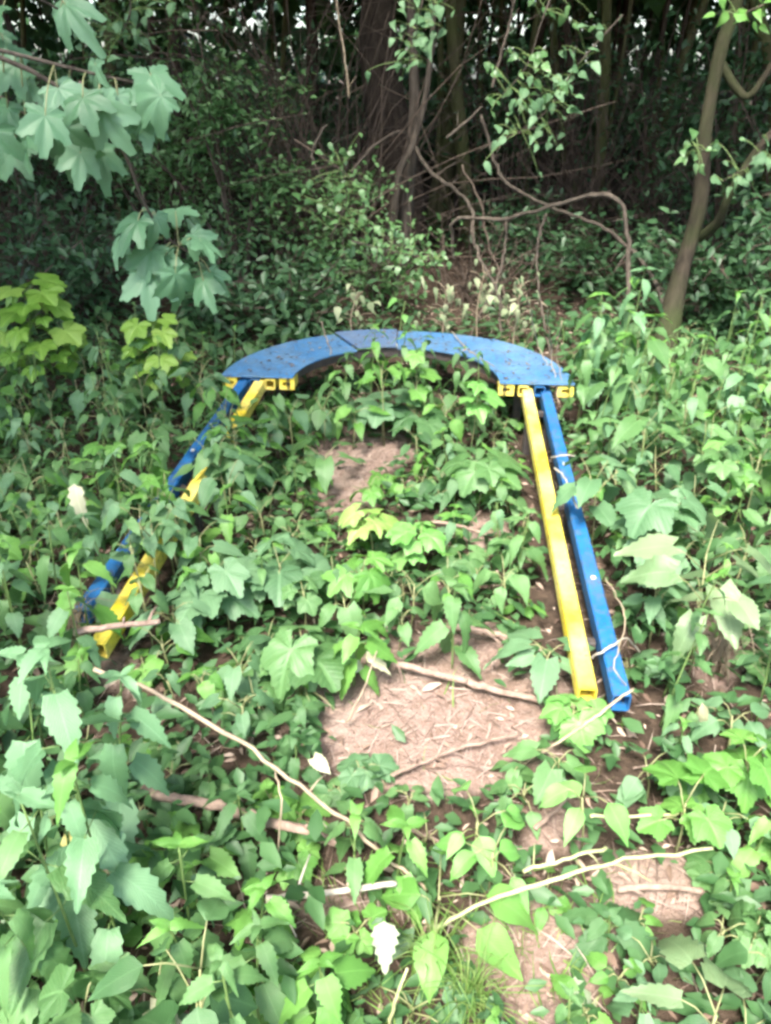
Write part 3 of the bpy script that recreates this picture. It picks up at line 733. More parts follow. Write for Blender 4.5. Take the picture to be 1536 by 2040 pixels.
for q, mt, lb in ((0.72, 'yellow', 'yellow curved rail under the plate'), (0.81, 'blue', 'blue curved rail under the plate')):
    fpart('curved_rail', box_tube('curved_rail', [pl_pt(math.pi * i / 28, q, PZ - 0.042) for i in range(29)], 0.05, 0.05), mt, lb)
fpart('rim', box_tube('rim', [pl_pt(math.pi * i / 28, RIN + 0.03, PZ - 0.036) for i in range(29)], 0.012, 0.05, 0.002), 'steel', 'dark inner rim under the plate')
# short open box tubes under the plate ends
for th, s in ((0.0, 1), (math.pi, -1)):
    for q in (0.625, 0.955):
        c = pl_pt(th, q, PZ - 0.041) + ey * 0.012
        fpart('support_tube', box_tube('support_tube', [c, c + ey * 0.05, c + ey * 0.10], 0.075, 0.058, 0.019), 'yellow')
# feet, spacers, bolts
def block(c, sx, sy, sz, mat, name, rz=0.0):
    import bmesh
    bm = bmesh.new(); bmesh.ops.create_cube(bm, size=1.0)
    bmesh.ops.scale(bm, vec=(sx, sy, sz), verts=bm.verts); bmesh.ops.bevel(bm, geom=bm.edges[:], offset=0.003, segments=1, affect='EDGES')
    bmesh.ops.rotate(bm, cent=(0, 0, 0), matrix=Matrix.Rotation(rz, 3, 'Z'), verts=bm.verts); bmesh.ops.translate(bm, vec=c, verts=bm.verts)
    me = bpy.data.meshes.new(name); bm.to_mesh(me); bm.free(); fpart(name, me, mat)
for yk, bk in (('yr', 'br'), ('yl', 'bl')):
    a, b, d = RAILS[yk]; a2, b2, d2 = RAILS[bk]
    for t in (0.12, 0.5, 0.9):
        p, q = a.lerp(b, t), a2.lerp(b2, t); c = (p + q) / 2 - Vector((0, 0, 0.045)); L = max(0.02, (q - p).length - 0.058)
        block(c, L, 0.03, 0.025, 'steel', 'spacer', math.atan2(q.y - p.y, q.x - p.x))
        for x in (p, q):
            g0 = gz(x.x, x.y) - 0.03; zt = x.z - 0.0615
            block(Vector((x.x, x.y, (g0 + zt) / 2)), 0.035, 0.035, max(0.02, zt - g0), 'steel', 'leg')
    for t in (0.25, 0.62):
        p = a2.lerp(b2, t); block(p + Vector((0, 0, 0.004)), 0.016, 0.016, 0.010, 'zinc', 'bolt')
for th in (0.35, 2.8):
    c = pl_pt(th, 0.765, 0); g0 = gz(c.x, c.y) - 0.03; zt = PZ - 0.07
    block(Vector((c.x, c.y, (g0 + zt) / 2)), 0.04, 0.04, zt - g0, 'steel', 'leg')

# ================================================================== PLANTS
def nettle(x, y, h, size, mat, label, group, name='nettle', shape='nettle', nodes=5, lean=None, topmat=None, cat='nettle', droop=(0.05, 0.75), low=0.35, z0=None):
    g = random; base = Vector((x, y, gz(x, y) - 0.01 if z0 is None else z0))
    root = empty(name, base, label, cat, group, g.uniform(0, 6.28))
    ln = lean or (g.gauss(0, .10), g.gauss(0, .10))
    pts = spline([Vector((0, 0, 0)), Vector((ln[0] * h * .4, ln[1] * h * .4, h * .5)), Vector((ln[0] * h, ln[1] * h, h))], 4)
    b = MB(); b.tube(pts, 0.0035, 0.0018, 5)
    ang = g.uniform(0, 3.14)
    for i in range(nodes):
        t = low + (1 - low) * (i / (nodes - 1)) ** 0.85 if nodes > 1 else 1.0
        k = t * (len(pts) - 1); j = min(int(k), len(pts) - 2); p = pts[j].lerp(pts[j + 1], k - j)
        ang += 1.57 + g.gauss(0, .2)
        top = i >= nodes - 1
        s = size * (1.0 - 0.55 * (i / max(nodes - 1, 1)) ** 2.2) * g.uniform(0.85, 1.15) if nodes > 1 else size
        for sgn in (0, math.pi):
            a = ang + sgn + g.gauss(0, .15); dr = g.uniform(*droop) - (0.55 if top else 0)
            o = Vector((math.cos(a), math.sin(a), 0)); pet = s * (0.28 if not top else 0.06)
            q = p + o * pet + Vector((0, 0, pet * 0.35))
            if not top: b.tube([p, q], 0.0014, 0.0011, 4)
            d = o * math.cos(dr) - Vector((0, 0, math.sin(dr)))
            nr = Vector((0, 0, 1)) * math.cos(dr) + o * math.sin(dr) + Vector((g.gauss(0, .15), g.gauss(0, .15), 0))
            add_leaf(root, shape, topmat if (top and topmat) else mat, basis(q, d, nr, s))
    if nodes > 2:
        for q in range(2):
            a = g.uniform(0, 6.28); o = Vector((math.cos(a), math.sin(a), 0.6))
            add_leaf(root, shape, topmat or mat, basis(pts[-1], o, Vector((-o.x, -o.y, 1)), size * 0.32))
    mesh_obj('stem', b.mesh('stem'), M['stem'], root)
    return root

def rosette(x, y, h, size, n, shape, mat, label, group=None, name='seedling', cat='seedling', tilt=(0.1, 0.6), spread=0.9, stemmat='stem_red', face=None, z0=None):
    g = random; base = Vector((x, y, gz(x, y) - 0.01 if z0 is None else z0)); root = empty(name, base, label, cat, group)
    b = MB(); top = Vector((g.gauss(0, .02), g.gauss(0, .02), h * 0.75)); b.tube([(0, 0, 0), top * 0.5 + Vector((.004, 0, 0)), top], 0.003, 0.002, 5)
    a0 = g.uniform(0, 6.28)
    for i in range(n):
        a = a0 + 2.4 * i + g.gauss(0, .25); t = (i + 1) / n
        o = Vector((math.cos(a), math.sin(a), 0)); rr = size * spread * g.uniform(0.45, 1.0) * (1.0 if i else 0.35)
        q = top * (0.55 + 0.45 * t) + o * rr + Vector((0, 0, h * 0.25 * g.uniform(0.3, 1.0)))
        s0 = top * (0.55 + 0.45 * t); b.tube([s0, s0.lerp(q, .6) + Vector((0, 0, .01)), q], 0.0018, 0.0012, 4)
        dr = g.uniform(*tilt); d = o * math.cos(dr) - Vector((0, 0, math.sin(dr)))
        if face is not None: d = (d + Vector(face) * 0.9).normalized()
        nr = Vector((0, 0, 1)) * math.cos(dr) + o * math.sin(dr) + Vector((g.gauss(0, .15), g.gauss(-.12, .15), 0))
        add_leaf(root, shape, mat, basis(q, d, nr, size * g.uniform(0.75, 1.15)))
    mesh_obj('stem', b.mesh('stem'), M[stemmat], root)
    return root

# what must stay in sight: bare soil, the right rails, the plate, stretches of the left rails
def seg_d(p, a, b):
    ax, ay = a; bx, by = b; px, py = p; L = (bx - ax) ** 2 + (by - ay) ** 2
    t = max(0, min(1, ((px - ax) * (bx - ax) + (py - ay) * (by - ay)) / L)); return math.hypot(px - ax - t * (bx - ax), py - ay - t * (by - ay))
RSEG = [((1170, 1360), (1048, 780)), ((1240, 1385), (1090, 780))]
LSEG = [((172, 1220), (232, 1128)), ((225, 1215), (258, 1165)), ((294, 1110), (316, 1082)), ((354, 948), (394, 892)), ((378, 985), (405, 942)), ((490, 812), (506, 782))]
STSEG = [((200, 1338), (640, 1600)), ((545, 1788), (760, 1765)), ((870, 1850), (1405, 1690)), ((330, 1585), (420, 1605)), ((530, 1630), (660, 1660)), ((1180, 1626), (1345, 1620)), ((150, 1660), (150, 1740)), ((755, 1840), (755, 1930)), ((710, 1000), (880, 1030)), ((695, 1095), (750, 1115)), ((910, 1565), (1040, 1680)), ((1155, 1525), (1225, 1575)), ((365, 1285), (415, 1300)), ((825, 1740), (905, 1765)), ((905, 745), (970, 760)), ((1055, 1230), (1110, 1300)), ((295, 680), (345, 760)), ((70, 620), (150, 830))]
def blocked(x, y, h, r):
    pts = []
    for t in (0.15, 0.6, 1.0):
        q = proj((x, y, h * t))
        if q is None: return True
        pts.append((q[0], q[1], r * FPX / q[2]))
    for (u, v, rp) in pts:
        for (cu, cv, ru, rv) in BARE:
            if ((u - cu) / (ru + rp * 0.25)) ** 2 + ((v - cv) / (rv + rp * 0.25)) ** 2 < 1: return True
        for s in RSEG:
            if seg_d((u, v), *s) < rp * 0.7 + 14: return True
        for s in STSEG:
            if seg_d((u, v), *s) < rp * 0.35 + 5: return True
        for s in LSEG:
            if seg_d((u, v), *s) < rp * (.55 if s in LSEG[1:3] + LSEG[4:] else .35) + 5: return True
    u, v, rp = pts[-1]; base = pts[0]
    if 420 < u < 1165 and 640 < v < 752 and base[1] > 760: return True     # in front of the plate
    if y > 3.2 and h > .2 and 420 < u < 1165 and 640 < base[1] < 770: return True    # inside the plate
    for k_ in RAILS:                                                       # not through a rail
        a, b, d = RAILS[k_]
        if seg_d((x, y), (a.x, a.y), (b.x, b.y)) < 0.05: return True
    return False
def hides_left(x, y, h, r):
    for t in (.8, 1.0):
        u, v, dep = proj((x, y, h * t)); rp = r * FPX / dep
        if any(seg_d((u, v), *q) < rp * (.65 if q in LSEG[1:3] + LSEG[4:] else .38) + 4 for q in LSEG): return True
    return False
def lerp_rail(k_, y):
    a, b, d = RAILS[k_]; t = (y - a.y) / (b.y - a.y); return a.x + (b.x - a.x) * t
def region(x, y):
    f = 1.5
    if y > 4.05: return 'behind'
    if y > f:
        if x < lerp_rail('bl', y): return 'left'
        if x > lerp_rail('br', y): return 'right'
        return 'inside'
    return 'front_left' if x < -0.12 else ('front_right' if x > 0.28 else 'front_middle')
REG = {'inside': ('growing between the two pairs of rails', 'inside the metal frame'), 'left': ('in the thick growth left of the left rails', 'left of the metal frame'),
       'right': ('in the thick growth right of the blue rail', 'right of the metal frame'), 'behind': ('in the shade behind the curved plate', 'behind the plate'),
       'front_left': ('in the foreground left of the bare soil', 'in the left foreground'), 'front_right': ('in the foreground right of the rail ends', 'in the right foreground'),
       'front_middle': ('in the middle foreground below the bare soil', 'in the middle foreground')}

taken = []
def free(x, y, d): return all((x - a) ** 2 + (y - b) ** 2 > d * d for a, b in taken)

# ---- hand-placed plants, each with its own look
def spot(u, v, h): p = at(u, v, h); taken.append((p.x, p.y)); return p.x, p.y
for (u, v, h, s, n_, shp, mt, lab, nm) in [
    (745, 990, .26, .080, 7, 'lobed', 'lime_pale', 'pale lime seedling with the lightest leaves in the middle of the frame', 'maple_seedling'),
    (835, 1015, .25, .075, 7, 'lobed', 'lime', 'lime seedling just right of the palest one inside the frame', 'maple_seedling'),
    (735, 945, .18, .075, 4, 'lobed', 'fresh', 'fresh green seedling at the lower edge of the upper soil patch', 'maple_seedling'),
    (722, 1090, .27, .085, 7, 'maple', 'fresh', 'bright green seedling with pointed lobes below the lime pair', 'maple_seedling'),
    (815, 1065, .16, .075, 3, 'lobed', 'lime', 'small lime seedling hanging below the lime pair', 'maple_seedling'),
    (385, 1295, .22, .060, 6, 'oval', 'fresh', 'small bright green sprig below the front of the left rails', 'sprig'),
    (945, 1585, .20, .075, 5, 'oval', 'lime', 'yellow-green broad-leaved seedling below the large soil patch', 'seedling'),
    (985, 1655, .18, .080, 5, 'oval', 'lime', 'yellow-green seedling just below the other, with the widest leaves', 'seedling'),
    (1190, 1540, .25, .085, 5, 'oval', 'lime', 'lime plant with rounded leaves below the end of the blue rail', 'seedling'),
    (1385, 1565, .22, .075, 6, 'lobed', 'fresh', 'yellow-green lobed plant at right below the rail ends', 'seedling'),
    (862, 1755, .14, .120, 5, 'oval', 'fresh', 'bright broad-leaved plantain in the middle foreground', 'plantain'),
    (945, 735, .40, .085, 6, 'lobed', 'lime', 'lime leaves reaching over the right inner edge of the blue plate', 'maple_seedling'),
    (1520, 1440, .30, .075, 7, 'lobed', 'fresh', 'fresh yellow-green plant at the right edge level with the rail ends', 'seedling'),
    (1480, 855, .40, .09, 4, 'lobed', 'lime', 'lime sprig in the growth at the right edge', 'sprig'),
    (1168, 925, .30, .06, 3, 'lobed', 'lime', 'tiny lime sprig touching the blue rail at mid length', 'sprig'),
    (1085, 1265, .17, .105, 7, 'heart', 'blue_green', 'round-leaved grey-green plant left of the yellow rail end', 'round_leaved_plant'),
    (1140, 1385, .16, .065, 8, 'lobed', 'lime', 'small yellow-green plant under the end of the yellow rail', 'seedling'),
    (570, 1070, .27, .115, 6, 'lobed', 'blue_green', 'bluish lobed plant with the largest leaves inside the frame', 'lobed_plant'),
    (440, 1115, .27, .11, 6, 'lobed', 'blue_green', 'bluish lobed plant right of the left yellow rail', 'lobed_plant'),
    (605, 1225, .24, .115, 6, 'lobed', 'nettle', 'dark lobed plant in the lower left of the frame', 'lobed_plant'),
    (760, 770, .26, .12, 6, 'lobed', 'blue_green', 'lobed plant below the middle of the plate', 'lobed_plant'),
    (850, 790, .24, .13, 6, 'lobed', 'nettle_deep', 'dark lobed plant under the plate, right of its middle', 'lobed_plant'),
    (640, 870, .24, .115, 5, 'heart', 'nettle', 'heart-leaved plant left of the upper soil patch', 'heart_leaved_plant'),
    (765, 655, .56, .085, 7, 'heart', 'fresh', 'fresh green plant rising before the middle of the blue plate', 'seedling'),
    (825, 675, .50, .08, 6, 'lobed', 'fresh', 'light green leaves beside the plant at the middle of the plate', 'seedling'),
    (1210, 900, .42, .13, 7, 'heart', 'blue_green', 'broad-leaved plant beside the blue rail', 'broad_leaved_plant'),
    (1330, 960, .42, .105, 8, 'lobed', 'blue_green', 'large grey-green lobed plant right of the blue rail', 'lobed_plant'),
    (1450, 1020, .50, .15, 6, 'heart', 'pale', 'pale whitish large-leaved plant at right, half wilted', 'pale_plant'),
    (1430, 1110, .42, .13, 5, 'heart', 'pale', 'pale drooping plant just below the largest pale one', 'pale_plant'),
    (1450, 1945, .26, .125, 5, 'nettle', 'pale', 'pale plant with big toothed leaves in the lower right corner', 'pale_plant'),
    (1300, 790, .45, .14, 7, 'heart', 'nettle', 'broad-leaved plant right of the right plate end', 'broad_leaved_plant'),
    (490, 870, .32, .12, 6, 'heart', 'nettle', 'broad-leaved plant beside the upper left yellow rail', 'broad_leaved_plant'),
    (960, 900, .26, .12, 7, 'lobed', 'nettle', 'lobed plant right of the upper soil patch', 'lobed_plant'),
]:
    x, y = spot(u, v, h); rosette(x, y, h, s, n_, shp, mt, lab, name=nm, cat='plant', tilt=(0.0, 0.55))
for (u, v, h, s, nd, mt, tm, lab) in [
    (1270, 615, .70, .19, 4, 'nettle', 'fresh', 'tall nettle with large leaves at the foot of the leaning tree'),
    (1215, 650, .60, .16, 4, 'nettle', 'fresh', 'large nettle just left of the tallest one by the leaning tree'),
    
    (50, 1300, .76, .14, 5, 'mint', 'mint', 'big blue-green nettle at the left edge near the camera'),
    (110, 1440, .66, .13, 5, 'mint', 'fresh', 'big drooping nettle at left below the blue-green one'),
    (60, 1590, .58, .14, 5, 'nettle', 'mint', 'bright nettle at the left edge in the foreground'),
    (345, 1700, .32, .11, 5, 'nettle', 'fresh', 'bright nettle left of the bleached stick'),
    (370, 1800, .32, .10, 5, 'nettle', 'fresh', 'bright nettle with pointed top in the lower left'),
    (490, 1740, .30, .10, 5, 'fresh', 'fresh', 'fresh green nettle touching the bleached stick'),
    (790, 1600, .25, .10, 4, 'fresh', 'fresh', 'nettle standing below the large soil patch, right of the long stalk'),
    (700, 1635, .24, .10, 4, 'nettle', 'fresh', 'nettle at the lower end of the long stalk'),
    (700, 1215, .26, .11, 5, 'fresh', 'fresh', 'fresh nettle in the lower middle of the frame'),
    (910, 1160, .30, .13, 5, 'nettle', None, 'drooping nettle in the lower right of the frame'),
    (640, 1900, .22, .10, 5, 'fresh', 'fresh', 'fresh nettle left of the white leaf'),
    (1040, 1020, .30, .10, 5, 'nettle', None, 'nettle left of the yellow rail at mid length'),
    (290, 870, .45, .13, 5, 'fresh', 'fresh', 'light nettle left of the upper left rails'),
    (130, 1080, .45, .13, 5, 'fresh', 'fresh', 'light green nettle left of the lower left rails'),
]:
    x, y = spot(u, v, h); nettle(x, y, h, s, mt, lab, None, nodes=nd, topmat=tm)

for (u, y, vt, s_, mt, tm, lab) in [(1195, 3.75, 575, .13, 'nettle', 'fresh', 'leftmost of the tall nettles below the leaning tree'), (1235, 3.9, 555, .14, 'nettle', 'fresh', 'second tall nettle from the left below the leaning tree'), (1275, 3.8, 530, .15, 'mint', 'mint', 'palest tall nettle right before the leaning tree'),
                                   (1215, 3.6, 615, .15, 'mint', 'nettle', 'pale nettle between the plate end and the tall ones by the tree'), (1430, 3.7, 690, .14, 'nettle', None, 'nettle right of the leaning tree foot'), (1265, 3.6, 680, .13, 'nettle', 'fresh', 'lower nettle left of the leaning tree foot'),
                                   (1175, 3.5, 680, .13, 'nettle', 'fresh', 'nettle just right of the right plate end'), (1250, 3.45, 690, .13, 'mint', 'fresh', 'pale nettle right of the right plate end'),
                                   (1400, 3.3, 690, .14, 'nettle', 'fresh', 'tall nettle halfway from the plate end to the right edge'), (1480, 3.2, 740, .14, 'mint', 'nettle', 'tall pale nettle near the right edge beyond the wilted plant'),
                                   (735, 3.82, 640, .10, 'fresh', 'fresh', 'fresh nettle overlapping the plate just left of its middle'), (790, 3.78, 660, .10, 'nettle', 'fresh', 'nettle overlapping the inner edge of the plate at its middle'), (850, 3.8, 668, .10, 'nettle', None, 'nettle overlapping the plate right of its middle'),
                                   (905, 3.7, 690, .10, 'nettle', 'fresh', 'nettle under the right half of the plate arc'), (680, 3.75, 705, .10, 'nettle', None, 'nettle under the left half of the plate arc'), (630, 3.55, 735, .10, 'nettle', 'fresh', 'nettle at the inner corner of the left plate end'), (960, 3.5, 712, .10, 'nettle', None, 'nettle at the inner corner of the right plate end'),
                                   (-30, 1.05, 1390, .125, 'mint', 'mint', 'pale nettle half cut off by the left edge'), (150, 1.15, 1330, .12, 'mint', 'mint', 'big pale nettle just above the near left clump'), (35, .95, 1500, .12, 'mint', 'nettle', 'big pale nettle in the middle of the near left clump'), (30, .8, 1700, .12, 'nettle', 'mint', 'nettle at the foot of the near left clump')]:
    t_ = atd(u, vt, y); taken.append((t_.x, y)); nettle(t_.x, y, t_.z - gz(t_.x, y), s_, mt, lab, None, nodes=6, low=.45, topmat=tm, droop=(0.1, 0.85))
# ---- the mass of nettles and other herbs
LAND = [('the pale lime seedling', 745, 1000), ('the fresh seedling with pointed lobes', 722, 1105), ('the upper soil patch', 690, 920), ('the large soil patch', 880, 1400), ('the round-leaved plant', 1085, 1265),
        ('the end of the yellow rail', 1172, 1360), ('the middle of the blue rail', 1150, 1020), ('the right plate end', 1100, 780), ('the left plate end', 480, 770), ('the inner edge of the plate', 770, 740),
        ('the front of the left rails', 200, 1240), ('the middle of the left rails', 330, 1020), ('the upper left rails', 440, 850), ('the bluish lobed plant', 570, 1070), ('the leaning tree foot', 1315, 735),
        ('the pale wilted plant', 1450, 1050), ('the lime plant with rounded leaves', 1190, 1540), ('the yellow-green lobed plant', 1385, 1565), ('the long greenish stalk', 1200, 1735), ('the white leaf', 755, 1880),
        ('the bleached stick', 640, 1780), ('the middle of the long stalk', 500, 1495), ('the top of the long stalk', 215, 1345), ('the yellowed leaf', 150, 1690), ('the big blue-green nettle', 60, 1300),
        ('the bright plantain', 862, 1755), ('the lower left corner', 0, 2040), ('the lower right corner', 1536, 2040), ('the dry straw tuft', 1430, 1320), ('the tallest yellow-green sapling', 110, 720),
        ('the shorter yellow-green sapling', 320, 720), ('the lime sprig at the right edge', 1480, 855), ('the brown fallen branch', 480, 1625), ('the fallen branch at the right edge', 1490, 1560), ('the left edge, at mid height', 0, 1050),
        ('the right edge, at mid height', 1536, 1200), ('the bottom edge, in the middle', 800, 2040), ('the bottom edge, left of the white leaf', 450, 2100), ('the bottom edge, right of the grass', 1200, 2100), ('the small bright sprig', 385, 1295)]
HUE = {'nettle': 'green', 'nettle_deep': 'dark green', 'fresh': 'bright green', 'blue_green': 'grey-green'}
ORD = ['', 'second ', 'third ', 'fourth ', 'fifth ', 'sixth ', 'seventh ', 'eighth ', 'ninth ', 'tenth ', 'eleventh ', 'twelfth ', 'thirteenth ', 'fourteenth ', 'fifteenth ', 'sixteenth ', 'seventeenth ', 'eighteenth ']
todo = []
cnt = {'nettle': 0, 'lobed': 0, 'heart': 0, 'oval': 0, 'low': 0}
tries = 0
COVER_LEFT = [(300, 1015, .36), (335, 1050, .33), (255, 1075, .36), (425, 840, .36), (455, 890, .30), (395, 865, .40), (445, 960, .28), (270, 1180, .2), (345, 1130, .26), (520, 830, .3), (555, 800, .3), (120, 1150, .4), (60, 1010, .5), (200, 1010, .42), (300, 940, .42), (250, 900, .45), (640, 790, .2), (580, 790, .25)]
for (u, v, h) in COVER_LEFT:
    p = at(u, v, h)
    bad = any(seg_d((p.x, p.y), (RAILS[q][0].x, RAILS[q][0].y), (RAILS[q][1].x, RAILS[q][1].y)) < .03 for q in RAILS)
    x = p.x - (.06 if bad else 0)
    if hides_left(x, p.y, h, .10): continue
    taken.append((x, p.y)); todo.append(('nettle', x, p.y, h, .11, region(x, p.y), random.choice(['nettle', 'fresh', 'nettle', 'blue_green']))); cnt['nettle'] += 1
for (u, v, h, kd) in [(345, 1045, .30, 'heart'), (470, 800, .32, 'heart'), (450, 815, .33, 'heart'), (430, 845, .33, 'oval'), (410, 860, .33, 'heart'), (290, 1050, .34, 'heart'), (315, 1015, .34, 'heart'), (335, 985, .34, 'heart'), (480, 830, .30, 'heart'), (525, 790, .30, 'oval'), (355, 1000, .34, 'heart'), (375, 1035, .30, 'heart'), (440, 915, .31, 'oval'), (465, 885, .30, 'heart'), (485, 860, .28, 'heart'), (425, 885, .34, 'heart'), (455, 845, .33, 'heart'), (330, 1035, .36, 'oval'), (310, 1065, .33, 'heart'), (280, 1060, .36, 'heart'), (350, 985, .36, 'heart'), (270, 1100, .33, 'oval'), (385, 915, .36, 'oval'), (360, 1020, .30, 'oval'), (285, 1140, .26, 'heart'), (430, 900, .30, 'heart'), (450, 870, .30, 'heart'), (470, 850, .28, 'oval'), (265, 1085, .32, 'heart'), (300, 1035, .33, 'heart'),
                     (325, 1000, .33, 'oval'), (415, 870, .33, 'heart'), (440, 830, .33, 'oval'), (540, 785, .30, 'heart'), (575, 800, .28, 'oval'), (515, 815, .28, 'heart'), (425, 960, .26, 'oval'), (395, 1010, .26, 'heart'), (340, 1160, .22, 'heart'), (640, 770, .28, 'oval'), (700, 790, .24, 'heart'), (880, 780, .26, 'oval')]:
    p = at(u, v, h); x = p.x
    if any(seg_d((x, p.y), (RAILS[q][0].x, RAILS[q][0].y), (RAILS[q][1].x, RAILS[q][1].y)) < .03 for q in RAILS): x += .06
    if hides_left(x, p.y, h, .10): continue
    taken.append((x, p.y)); todo.append((kd, x, p.y, h * 1.3, .11, region(x, p.y), random.choice(['nettle', 'fresh', 'nettle', 'blue_green']))); cnt[kd] += 1
for (u, v, sh) in [(276, 1140, 'heart'), (345, 1033, 'oval'), (358, 1012, 'heart'), (438, 895, 'heart'), (465, 852, 'oval'), (450, 872, 'heart'), (264, 1082, 'heart'), (300, 1030, 'oval'), (322, 995, 'heart'), (338, 975, 'heart'), (420, 858, 'oval'), (445, 822, 'heart'), (282, 1055, 'heart'), (455, 805, 'oval')]:
    p = at(u, v, .30); taken.append((p.x, p.y)); todo.append((sh, p.x, p.y, .30 / .72 / .85, .068, region(p.x, p.y), random.choice(['nettle', 'fresh', 'nettle', 'blue_green']))); cnt[sh] += 1
while tries < 16000:
    tries += 1
    y = 0.42 + 4.6 * random.random() ** 0.85; x = random.uniform(-1, 1) * (0.55 + 0.56 * y)
    reg = region(x, y)
    hb = {'inside': (.12, .28), 'left': (.26, .50), 'right': (.30, .60), 'behind': (.12, .3), 'front_left': (.18, .40), 'front_right': (.10, .28), 'front_middle': (.06, .2)}[reg]
    h = random.uniform(*hb) * (1.0 + 0.75 * noise.noise(Vector((x * 1.9, y * 1.9, 5.5)))); s = random.uniform(0.062, 0.118)
    if reg in ('front_middle', 'front_right'): s *= 0.80
    if not free(x, y, {'behind': .17, 'front_left': .085, 'front_right': .085}.get(reg, .092)): continue
    kind = 'nettle' if random.random() < 0.72 else random.choices(['lobed', 'heart', 'oval'], [1.4, 3, 2.5])[0]
    if kind == 'lobed': s *= .75
    if blocked(x, y, h, s if kind == 'nettle' else s * 1.45): continue
    if cnt[kind] >= (290 if kind == 'nettle' else 60 if kind == 'lobed' else 150): continue
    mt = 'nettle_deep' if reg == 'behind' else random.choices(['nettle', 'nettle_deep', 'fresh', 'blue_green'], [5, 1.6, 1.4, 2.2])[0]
    cnt[kind] += 1; taken.append((x, y)); todo.append((kind, x, y, h, s, reg, mt))
n_low = 0
for _ in range(9000):
    if n_low >= 240: break
    y = 0.42 + 3.9 * random.random() ** 0.85; x = random.uniform(-1, 1) * (0.45 + 0.52 * y)
    reg = region(x, y); h = random.uniform(.04, .10)
    if reg == 'behind' or not free(x, y, 0.068) or blocked(x, y, h * .6, .02): continue
    n_low += 1; taken.append((x, y)); todo.append(('low', x, y, h, random.uniform(.035, .06), reg, random.choices(['nettle', 'fresh', 'blue_green'], [3, 3, 1])[0]))
KN = {'low': 'tiny low herb', 'nettle': 'nettle', 'lobed': 'lobed-leaved plant', 'heart': 'heart-leaved plant', 'oval': 'oval-leaved plant'}
keyed = {}
for i_, (kind, x, y, h, s, reg, mt) in enumerate(todo):
    u, v, _ = proj((x, y, h * .8))
    if True:
        lm = min(LAND, key=lambda L: (L[1] - u) ** 2 + (L[2] - v) ** 2); du, dv = u - lm[1], v - lm[2]
        rel = ('left of ' if du < 0 else 'right of ') if abs(du) > abs(dv) else ('above ' if dv < 0 else 'below ')
        keyed.setdefault((HUE[mt] + ' ' + KN[kind], rel + lm[0]), []).append((math.hypot(du, dv), i_))
labels = {}
for (a_, b_), lst in keyed.items():
    for r_, (_, i_) in enumerate(sorted(lst)):
        labels[i_] = (ORD[r_] if r_ < 18 else 'outer ') + a_ + ' ' + b_ if r_ else a_ + ' close ' + b_ if len(lst) > 1 else a_ + ' ' + b_
for i_, (kind, x, y, h, s, reg, mt) in enumerate(todo):
    lab = labels.get(i_, HUE[mt] + ' ' + KN[kind] + ' out of view ' + ('beyond the left edge' if x < 0 else 'beyond the right edge') if y > .8 else HUE[mt] + ' ' + KN[kind] + ' out of view below the bottom edge')
    grp = KN[kind] + 's ' + REG[reg][1]
    if kind == 'nettle':
        nettle(x, y, h, s, mt, lab, grp, nodes=random.choice([4, 5]), topmat=random.choice([None, 'fresh', None]) if reg != 'behind' else None)
    elif kind == 'low':
        rosette(x, y, h, s, random.randint(5, 6), random.choice(['oval', 'heart', 'lobed']), mt, lab, grp, name='low_herb', cat='plant', tilt=(-0.1, 0.5))
    else:
        rosette(x, y, h * 0.85, s * 0.95, random.randint(5, 7), kind, mt, lab, grp, name=KN[kind].replace('-', '_').replace(' ', '_'), cat='plant', tilt=(0.05, 0.7))
print('plants', cnt, 'tries', tries)

# ---- saplings at the left and dry vine over the plate
def sapling(u, vb, vt, y, size, n, shape, mat, lab, nm='sapling', cat='sapling', rad=0.15, stem='stem'):
    a, t = atd(u, vb, y), atd(u + 8, vt, y); base = Vector((a.x, a.y, gz(a.x, a.y))); h = t.z - base.z
    root = empty(nm, base, lab, cat); b = MB()
    b.tube([(0, 0, 0), (random.gauss(0, .03), 0, h * .5), (0.02, 0, h)], 0.006, 0.003, 5, 4)
    for i in range(n):
        q = 0.35 + 0.65 * (i + .5) / n; an = 2.4 * i; o = Vector((math.cos(an), math.sin(an), 0)); p0 = Vector((0.01, 0, h * q)); p1 = p0 + o * rad * random.uniform(.4, 1) * (1.2 - .6 * q) + Vector((0, 0, .04))
        b.tube([p0, p0.lerp(p1, .5) + Vector((0, 0, .01)), p1], .0025, .0013, 4)
        if nm == 'withered_plant':
            o = Vector((random.gauss(0, .8), random.gauss(-.2, .7), random.gauss(-.5, .5))); p1 = p1 + Vector((random.gauss(0, .05), random.gauss(0, .05), random.gauss(0, .05)))
        d = o + Vector((0, -.35, random.uniform(-.6, -.1))); add_leaf(root, shape, mat, basis(p1, d, Vector((0, -.45, 1)) + o * .3, size * random.uniform(.6, 1.3)))
    mesh_obj('stem', b.mesh('stem'), M[stem], root)
sapling(115, 860, 575, 3.8, .095, 30, 'lobed', 'lime_yellow', 'tallest yellow-green sapling at left', rad=.22)
sapling(320, 800, 650, 3.75, .085, 22, 'lobed', 'lime_yellow', 'shorter yellow-green sapling between the tallest one and the plate', rad=.18)
sapling(60, 800, 690, 4.4, .10, 9, 'lobed', 'fresh', 'small yellow-green sapling at the left edge', rad=.18)
sapling(800, 690, 600, 4.9, .06, 5, 'oval', 'lime', 'tiny lime sprig just behind the middle of the plate', rad=.08)
